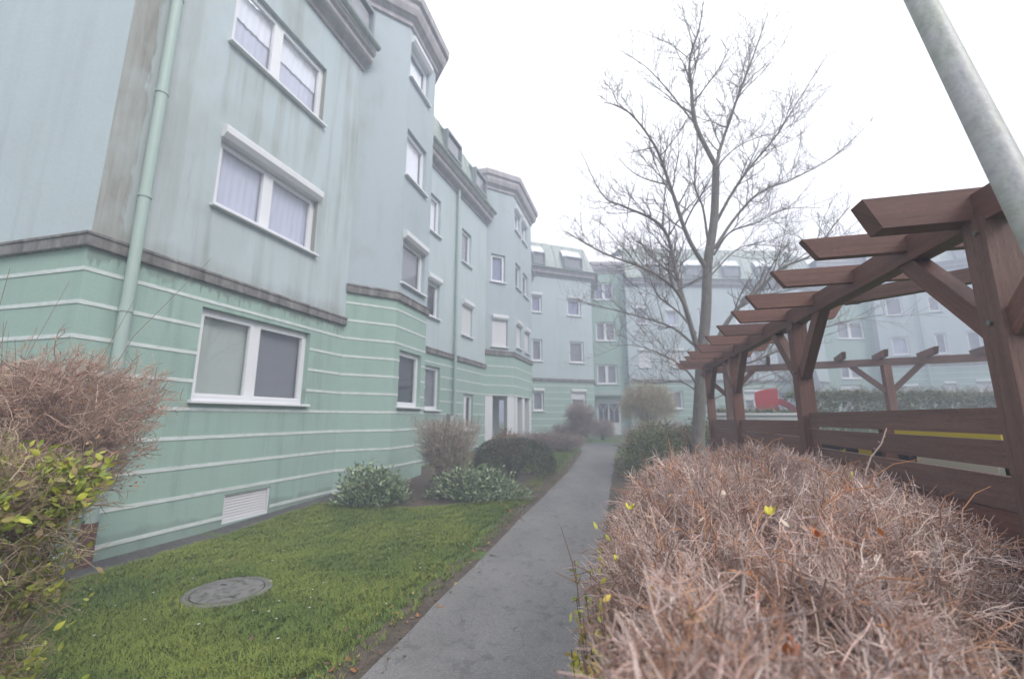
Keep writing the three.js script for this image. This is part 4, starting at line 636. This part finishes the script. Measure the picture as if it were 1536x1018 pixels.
{ const x = -2.45, z = -9.9, g = thing('clipped_dome_shrub', x, lawnH(x, z), z, 'dark green clipped evergreen dome beside the path', 'shrub');
  stems(g, 20, 0.5, 0.55, 0.012, mat(0.06, 0.045, 0.035));
  leafCloud(g, leafShape(0.02, 0.045, 0.15), solidLeaf, 9500, (p, d) => { const a = rnd() * 6.28, q = Math.acos(rr(-0.35, 1)), e = 1 - 0.28 * Math.pow(rnd(), 2), lump = 0.92 + 0.2 * fbm(Math.cos(a) * 3 + 4, Math.sin(a) * 3 + q * 3, 3); const sx = Math.pow(Math.sin(q), 0.7); p.set(Math.cos(a) * sx * 0.92 * e * lump, 0.36 + Math.cos(q) * (q > 1.57 ? 0.7 : 0.52) * e * lump, Math.sin(a) * sx * 0.7 * e * lump); d.set(p.x + rr(-0.6, 0.6), 0.5 + rr(-0.3, 0.9), p.z + rr(-0.6, 0.6)); }, [[0.065, 0.08, 0.05], [0.09, 0.105, 0.062], [0.05, 0.062, 0.04], [0.115, 0.11, 0.07]], [0.6, 1.2]);
  const ox = -3.0, oz = -11.3, g2 = thing('rusty_shrub', ox, lawnH(ox, oz), oz, 'small rusty orange shrub showing above the dark clipped dome', 'shrub');
  stems(g2, 24, 0.4, 0.9, 0.008, mat(0.14, 0.08, 0.05)); leafCloud(g2, leafShape(0.025, 0.05, 0.2), solidLeaf, 1800, (p, d) => { const a = rnd() * 6.28, q = Math.acos(rnd()), e = Math.pow(rnd(), 0.5); p.set(Math.cos(a) * Math.sin(q) * 0.5 * e, 0.3 + Math.cos(q) * 0.75 * e, Math.sin(a) * Math.sin(q) * 0.5 * e); rdir(d, 0.7); }, [[0.24, 0.12, 0.05], [0.18, 0.1, 0.05], [0.3, 0.17, 0.07]], [0.6, 1.2]); }
const bareKinds = [[0.33, 0.25, 0.215], [0.27, 0.215, 0.185], [0.4, 0.31, 0.26]];
function lowBare(x, z, rx, rz, h, n, label, group, cols = bareKinds) { const g = thing('bare_shrub', x, lawnH(x, z), z, label, 'shrub', group); stems(g, 24, Math.min(rx, rz) * 0.9, h * 0.9, 0.008, mat(0.15, 0.11, 0.09)); twigCloud(g, n, (p, d) => { const a = rnd() * 6.28, r = Math.sqrt(rnd()), y = h * rr(0.15, 0.95) * (1 - 0.3 * r * r); p.set(Math.cos(a) * rx * r, y, Math.sin(a) * rz * r); d.set(Math.cos(a) * 0.5 + rr(-0.7, 0.7), rr(0, 1.3), Math.sin(a) * 0.5 + rr(-0.7, 0.7)); }, cols, [h * 0.2, h * 0.42]); return g; }
for (const [x, z, r, h] of [[-3.35, -15.0, 0.5, 0.62], [-2.55, -15.2, 0.48, 0.66], [-1.85, -15.5, 0.5, 0.6], [-3.2, -13.6, 0.4, 0.5]]) lowBare(x, z, r, r, h, 1100, 'low leafless brown shrub in the row before the entrance pillars', 'low bare shrubs before the entrance pillars');
lowBare(-1.75, -19.9, 0.26, 0.26, 1.7, 800, 'tall leafless brown shrub left of the white glazed door');
lowBare(-0.9, -22.6, 0.5, 0.4, 0.95, 900, 'low leafless shrub directly before the white glazed door', 'low bare shrubs before the glazed door');
lowBare(-2.6, -21.4, 0.7, 0.4, 0.8, 1000, 'low leafless hedge piece under the wing window beside the cross path');
{ // tan willowy shrub, and green shrubs right of the path
  const x = 1.05, z = -17.5, g = thing('willowy_shrub', x, lawnH(x, z), z, 'tall tan willowy shrub with fine drooping twigs behind the green bush', 'shrub');
  stems(g, 46, 0.8, 2.35, 0.014, mat(0.2, 0.16, 0.11)); twigCloud(g, 2600, (p, d) => { const a = rnd() * 6.28, q = Math.acos(rr(-0.5, 1)), e = Math.pow(rnd(), 0.5); p.set(Math.cos(a) * Math.sin(q) * 0.95 * e, 1.55 + Math.cos(q) * 0.95 * e, Math.sin(a) * Math.sin(q) * 0.95 * e); d.set(p.x * 0.8 + rr(-0.4, 0.4), rr(-0.9, 0.7), p.z * 0.8 + rr(-0.4, 0.4)); }, [[0.42, 0.37, 0.22], [0.5, 0.42, 0.28], [0.33, 0.31, 0.18], [0.4, 0.31, 0.23]], [0.15, 0.42]);
  const green = (x, z, r, h, n, cols, label, name = 'green_shrub') => { const g = thing(name, x, lawnH(x, z), z, label, 'shrub'); stems(g, 20, r * 0.7, h * 0.8, 0.01, mat(0.1, 0.075, 0.05)); leafCloud(g, leafShape(0.028, 0.075, 0.3), leafMat({ transmission: 0.2 }), n, (p, d) => { const a = rnd() * 6.28, q = Math.acos(rr(-0.1, 1)), e = Math.pow(rnd(), 0.4), lump = 0.7 + 0.6 * fbm(Math.cos(a) * 2.6 + x, Math.sin(a) * 2.6 + q * 2.4, 3); p.set(Math.cos(a) * Math.sin(q) * r * e * lump, 0.12 + Math.cos(q) * h * e * lump, Math.sin(a) * Math.sin(q) * r * e * lump); d.set(p.x / r + rr(-0.5, 0.5), rr(-0.2, 1.3), p.z / r + rr(-0.5, 0.5)); }, cols, [0.6, 1.3]); return g; };
  const gc = [[0.15, 0.19, 0.06], [0.2, 0.23, 0.085], [0.1, 0.13, 0.05], [0.24, 0.26, 0.11]];
  green(0.72, -10.6, 0.8, 1.15, 5200, gc, 'rounded olive green shrub at the edge of the asphalt path');
  green(1.9, -11.5, 0.75, 1.2, 3600, gc.map(c => [c[0] * 0.8, c[1] * 0.75, c[2] * 0.8]), 'dark green shrub under the bare tree behind the fence end');
  green(1.42, -10.75, 0.3, 1.05, 900, [[0.28, 0.14, 0.06], [0.22, 0.11, 0.06], [0.2, 0.13, 0.05]], 'narrow rusty orange shrub between two green shrubs', 'rusty_shrub');
  lowBare(1.0, -12.3, 0.85, 0.6, 1.15, 900, 'leafless brown shrub between the green bush and the willowy shrub', null, [[0.36, 0.26, 0.22], [0.42, 0.32, 0.28], [0.3, 0.22, 0.19]]);
}
{ // clipped green hedge and low wall beyond the pergola
  const H = (x0, z0, x1, z1, base, h, d, n, label) => { const g = thing('green_hedge', (x0 + x1) / 2, base, (z0 + z1) / 2, label, 'hedge', null, Math.atan2(-(z1 - z0), x1 - x0)), L = Math.hypot(x1 - x0, z1 - z0); stems(g, 30, 0.4, h * 0.8, 0.01, mat(0.08, 0.06, 0.04)); const pl = (p, dd) => { const f = rnd(); let x = rr(-L / 2, L / 2), y = rr(0.0, h), z = rr(-d / 2, d / 2); if (f < 0.5) y = h - 0.2 * rnd() * rnd(); else z = d / 2 - 0.15 * rnd(); y += 0.16 * (fbm(x * 1.8, z * 2, 4) - 0.5) * (y / h); p.set(x, y, z); dd.set(rr(-1, 1), rr(-0.2, 1.2), rr(-0.6, 1)); };
    leafCloud(g, leafShape(0.05, 0.1, 0.25), leafMat({ transmission: 0.2 }), n, pl, [[0.14, 0.18, 0.07], [0.19, 0.23, 0.09], [0.1, 0.13, 0.055], [0.24, 0.27, 0.13]], [0.6, 1.4]); twigCloud(g, n / 6, pl, [[0.2, 0.16, 0.11]], [0.15, 0.35]); };
  H(4.75, -13.6, 10.6, -14.9, 1.2, 0.98, 1.0, 9000, 'long clipped green hedge behind the fence of the pergola');
  H(2.6, -13.3, 4.6, -13.7, 0.8, 0.9, 0.6, 2500, 'short low green hedge around the red play tower');
  const w = thing('low_wall', 3.6, 0.2, -12.3, 'pale grey concrete garden wall below the red play tower', 'wall', null, Math.atan2(0.37, 1.48));
  part('wall_body', rbox(2.6, 1.4, 0.2, 0, 0.7, 0, 0.02), mat(0.38, 0.39, 0.4, { roughness: 0.9 }), w); part('coping', rbox(2.66, 0.07, 0.28, 0, 1.436, 0, 0.015), mat(0.45, 0.46, 0.47, { roughness: 0.9 }), w);
}
{ // red play tower with slide
  const g = thing('play_tower', 4.3, 1.02, -14.3, 'red plastic play tower with a curved slide behind the low wall', 'play tower', null, -0.28), red = mat(0.5, 0.045, 0.05, { roughness: 0.45 });
  const s = new THREE.Shape(); s.moveTo(-0.26, 0); s.lineTo(-0.13, 0); s.absarc(0.03, 0.5, 0.16, Math.PI, 0, true); s.lineTo(0.19, 0); s.lineTo(0.3, 0); s.lineTo(0.24, 0.75); s.lineTo(0.26, 1.36); s.quadraticCurveTo(-0.05, 1.36, -0.3, 1.26); s.lineTo(-0.32, 1.12); s.closePath();
  const ex = z => new THREE.ExtrudeGeometry(s, { depth: 0.05, bevelEnabled: true, bevelSize: 0.015, bevelThickness: 0.015, bevelSegments: 2 }).translate(0, 0, z);
  part('side_panel', ex(0.3), red, g); part('side_panel', ex(-0.35), red, g); part('deck', rbox(0.5, 0.05, 0.6, -0.02, 0.85, 0, 0.01), red, g);
  const fr = new Tubes(); fr.add([V(-0.13, 0, 0.38), V(-0.1, 0.55, 0.38), V(0.03, 0.72, 0.38), V(0.16, 0.55, 0.38), V(0.2, 0, 0.38)], 0.03, 0.03, 8); part('arch_trim', fr.geo(), mat(0.6, 0.58, 0.5), g);
  const c = new THREE.CubicBezierCurve3(V(0.22, 0.95, 0), V(0.55, 0.95, 0), V(0.75, 0.55, 0), V(0.9, 0.1, 0)), pts = c.getPoints(16);
  for (const z of [-0.26, 0.26]) { const q = []; for (let k = 0; k < 16; k++) { const a = pts[k], b2 = pts[k + 1]; q.push(bar(a.clone().add(V(0, 0.05, z)), b2.clone().add(V(0, 0.05, z)), 0.04, 0.16)); } part('slide_rail', merge(q), red, g); }
  const bed = []; for (let k = 0; k < 16; k++) bed.push(bar(pts[k], pts[k + 1], 0.48, 0.03)); part('slide_bed', merge(bed), mat(0.1, 0.22, 0.07), g);
  for (const z of [-0.2, 0.2]) for (const y of [0.25, 0.5]) part('rung', new THREE.CylinderGeometry(0.02, 0.02, 0.6, 8).rotateX(Math.PI / 2).translate(-0.28, y + z * 0.3, 0), mat(0.55, 0.55, 0.55), g);
}
// ---------------------------------------------------------------- bare tree
{
  const g = thing('bare_tree', 1.65, lawnH(1.65, -10.3), -10.3, 'tall bare deciduous tree with spreading limbs behind the end of the pergola', 'tree'), o = V(1.65, g.position.y, -10.3);
  const barkT = tex(256, 256, (u, v) => { const a = fbm(u * 30, v * 8, 4, 30, 8), b = fbm(u * 6, v * 6, 3, 6, 6), c = mix3([0.13, 0.11, 0.1], [0.25, 0.225, 0.2], a); return mix3(c, [0.14, 0.17, 0.11], cl((b - 0.5) * 3) * 0.5); });
  const bark = new THREE.MeshStandardMaterial({ map: barkT, roughness: 0.95, bumpMap: barkT, bumpScale: 0.02 }), twigM = mat(0.2, 0.17, 0.16, { roughness: 0.9 });
  const limbs = [
  [0.165,0.095,[[1.65,1.07,-10.35],[1.73,1.94,-10.22],[1.81,2.81,-10.10],[1.95,3.83,-9.96],[2.05,4.98,-9.78],[2.22,5.87,-9.67],[2.32,7.05,-9.49]]],
  [0.085,0.012,[[2.32,7.05,-9.49],[1.90,7.97,-9.15],[1.84,8.71,-8.94],[1.82,9.24,-8.77],[2.05,9.90,-8.64],[2.15,10.48,-8.49]]],
  [0.075,0.012,[[2.32,7.05,-9.49],[2.46,7.51,-9.60],[2.92,8.73,-9.64],[3.38,9.83,-9.71],[3.82,10.97,-9.76]]],
  [0.085,0.01,[[1.98,4.84,-9.77],[1.62,5.37,-9.39],[1.25,6.41,-8.90],[0.94,7.14,-8.48],[0.39,7.72,-8.04],[-0.04,7.74,-7.73]]],
  [0.1,0.01,[[1.79,2.80,-10.06],[1.51,4.12,-9.95],[1.40,4.81,-10.00],[1.15,5.96,-9.93],[0.29,6.53,-9.82],[-0.11,6.82,-9.88],[-0.70,8.15,-9.69]]],
  [0.07,0.01,[[1.72,3.09,-9.99],[1.34,4.10,-9.33],[0.81,4.45,-8.77],[-0.22,4.75,-8.09],[-0.85,5.00,-7.52]]],
  [0.03,0.007,[[1.89,7.91,-9.12],[1.23,8.64,-8.65],[0.84,8.90,-8.32],[0.42,9.06,-8.02]]],
  [0.02,0.006,[[1.83,9.23,-8.75],[1.43,9.69,-8.72],[0.72,10.14,-8.62]]],
  [0.045,0.008,[[2.07,5.47,-9.73],[1.97,6.10,-9.46],[1.80,6.51,-9.21],[1.87,7.56,-8.89],[1.73,8.07,-8.63]]],
  [0.06,0.008,[[2.22,5.74,-9.72],[2.59,6.38,-9.58],[2.95,6.87,-9.48],[3.55,7.55,-9.39],[3.86,8.01,-9.28],[4.50,8.98,-9.15]]],
  [0.06,0.008,[[2.21,5.26,-9.80],[2.75,6.03,-9.98],[3.39,6.69,-10.21],[4.18,7.07,-10.52],[5.31,7.76,-10.86],[6.33,8.74,-11.12]]],
  [0.04,0.006,[[2.19,5.12,-9.83],[2.49,5.51,-9.59],[2.96,5.61,-9.45],[3.53,5.80,-9.32],[4.11,5.72,-9.25]]],
  [0.09,0.01,[[1.84,2.51,-10.13],[2.28,3.48,-9.95],[2.61,3.91,-9.85],[3.09,4.34,-9.78],[3.45,4.66,-9.70],[4.05,4.91,-9.70],[4.44,5.43,-9.60],[4.74,5.79,-9.50]]],
  [0.03,0.006,[[2.34,7.05,-9.50],[2.85,7.63,-9.80],[3.65,8.09,-10.19],[4.34,8.19,-10.62]]],
  [0.03,0.006,[[2.38,7.39,-9.55],[2.69,8.08,-9.39],[2.89,8.63,-9.24],[3.59,9.30,-9.18],[3.90,9.61,-9.09]]],
  [0.05,0.007,[[1.67,3.12,-9.97],[1.27,3.57,-10.15],[0.68,3.87,-10.32],[-0.17,4.19,-10.41],[-0.82,4.45,-10.57]]],
  [0.04,0.006,[[1.67,2.30,-10.12],[1.44,2.56,-9.81],[1.06,2.80,-9.46],[0.42,3.01,-9.05],[-0.13,2.99,-8.71]]],
  [0.045,0.007,[[1.71,3.38,-9.93],[1.41,3.86,-9.97],[0.94,4.36,-9.97],[0.79,5.03,-10.02],[0.77,5.73,-10.09]]],
  [0.05,0.006,[[1.75,2.51,-10.10],[2.69,2.70,-10.04],[3.44,3.01,-9.91],[4.15,3.37,-9.75],[5.18,3.57,-9.71]]],
  [0.03,0.006,[[1.99,4.55,-9.83],[2.84,5.39,-10.25],[3.56,5.59,-10.76],[4.48,5.61,-11.35]]],
  [0.03,0.005,[[1.76,2.08,-10.19],[1.35,2.36,-10.31],[0.86,2.34,-10.47],[0.35,2.44,-10.61]]],
  [0.035,0.005,[[1.65,1.79,-10.21],[2.54,2.17,-10.71],[3.56,2.58,-11.24],[4.55,2.77,-11.80]]],
  [0.03,0.005,[[1.24,6.37,-8.83],[0.62,6.71,-8.87],[0.11,7.33,-8.89]]],
  [0.03,0.005,[[1.13,5.88,-9.73],[1.27,6.96,-9.46],[1.49,8.15,-9.19]]],
  ];
  const limbPts = pts => new THREE.CatmullRomCurve3(pts).getPoints(pts.length * 5);
  function sprout(t, p, dir, len, r, lvl) {
    const n = lvl > 1 ? 6 : 4, pts = [p.clone()], q = p.clone(), d = dir.clone();
    for (let i = 0; i < n; i++) { d.add(V(rr(-0.17, 0.17), rr(-0.05, 0.17), rr(-0.17, 0.17))).normalize(); q.addScaledVector(d, len / n); pts.push(q.clone()); }
    t.add(pts, r, Math.max(0.0022, r * 0.35), lvl > 1 ? 4 : 3);
    if (lvl <= 0) return;
    const m = lvl > 1 ? Math.round(3 + len * 4) : Math.round(2 + len * 5);
    for (let k = 0; k < m; k++) { const f = 0.2 + 0.8 * (k + rnd()) / m, i = Math.min(n - 1, Math.floor(f * n)), a = pts[i].clone().lerp(pts[i + 1], f * n - i), tg = V().subVectors(pts[i + 1], pts[i]).normalize(), side = V(rr(-1, 1), rr(-0.5, 0.9), rr(-1, 1)).normalize();
      sprout(t, a, tg.multiplyScalar(0.75).add(side.multiplyScalar(0.8)).normalize(), len * rr(0.3, 0.55), Math.max(0.003, r * 0.5), lvl - 1); }
  }
  limbs.forEach(([r0, r1, P], li) => {
    const pts = limbPts(P.map(([x, y, z]) => V(x, y, z).sub(o))), t = new Tubes(); if (!li) { pts.unshift(V(0.02, 0.35, 0), V(0, -0.1, 0)); [pts[0], pts[1]] = [pts[1], pts[0]]; }
    t.add(pts, r0 * (li ? 0.62 : 0.86), r1 * (li ? 0.7 : 0.8), li ? 8 : 14); const limb = part(li ? 'limb' : 'trunk', t.geo(), bark, g); if (!li) return;
    const tw = new Tubes(), N = pts.length - 1; let L = 0; for (let k = 0; k < N; k++) L += pts[k].distanceTo(pts[k + 1]);
    const m = Math.round(6 + L * 4.9);
    for (let k = 0; k < m; k++) { const f = 0.22 + 0.78 * (k + rnd()) / m, i = Math.min(N - 1, Math.floor(f * N)), a = pts[i].clone().lerp(pts[i + 1], f * N - i), tg = V().subVectors(pts[Math.min(N, i + 2)], pts[i]).normalize(), rl = r0 + (r1 - r0) * f, side = V(rr(-1, 1), rr(-0.45, 0.8), rr(-1, 1)).normalize();
      sprout(tw, a, tg.multiplyScalar(0.8).add(side.multiplyScalar(0.85)).normalize(), rr(0.5, 1.45) * (1.1 - 0.45 * f) * Math.min(1, L / 2.5), Math.max(0.005, rl * 0.33), rl > 0.018 ? 2 : 1); }
    part('twigs', tw.geo(), twigM, limb);
  });
}

renderer.render(scene, camera);
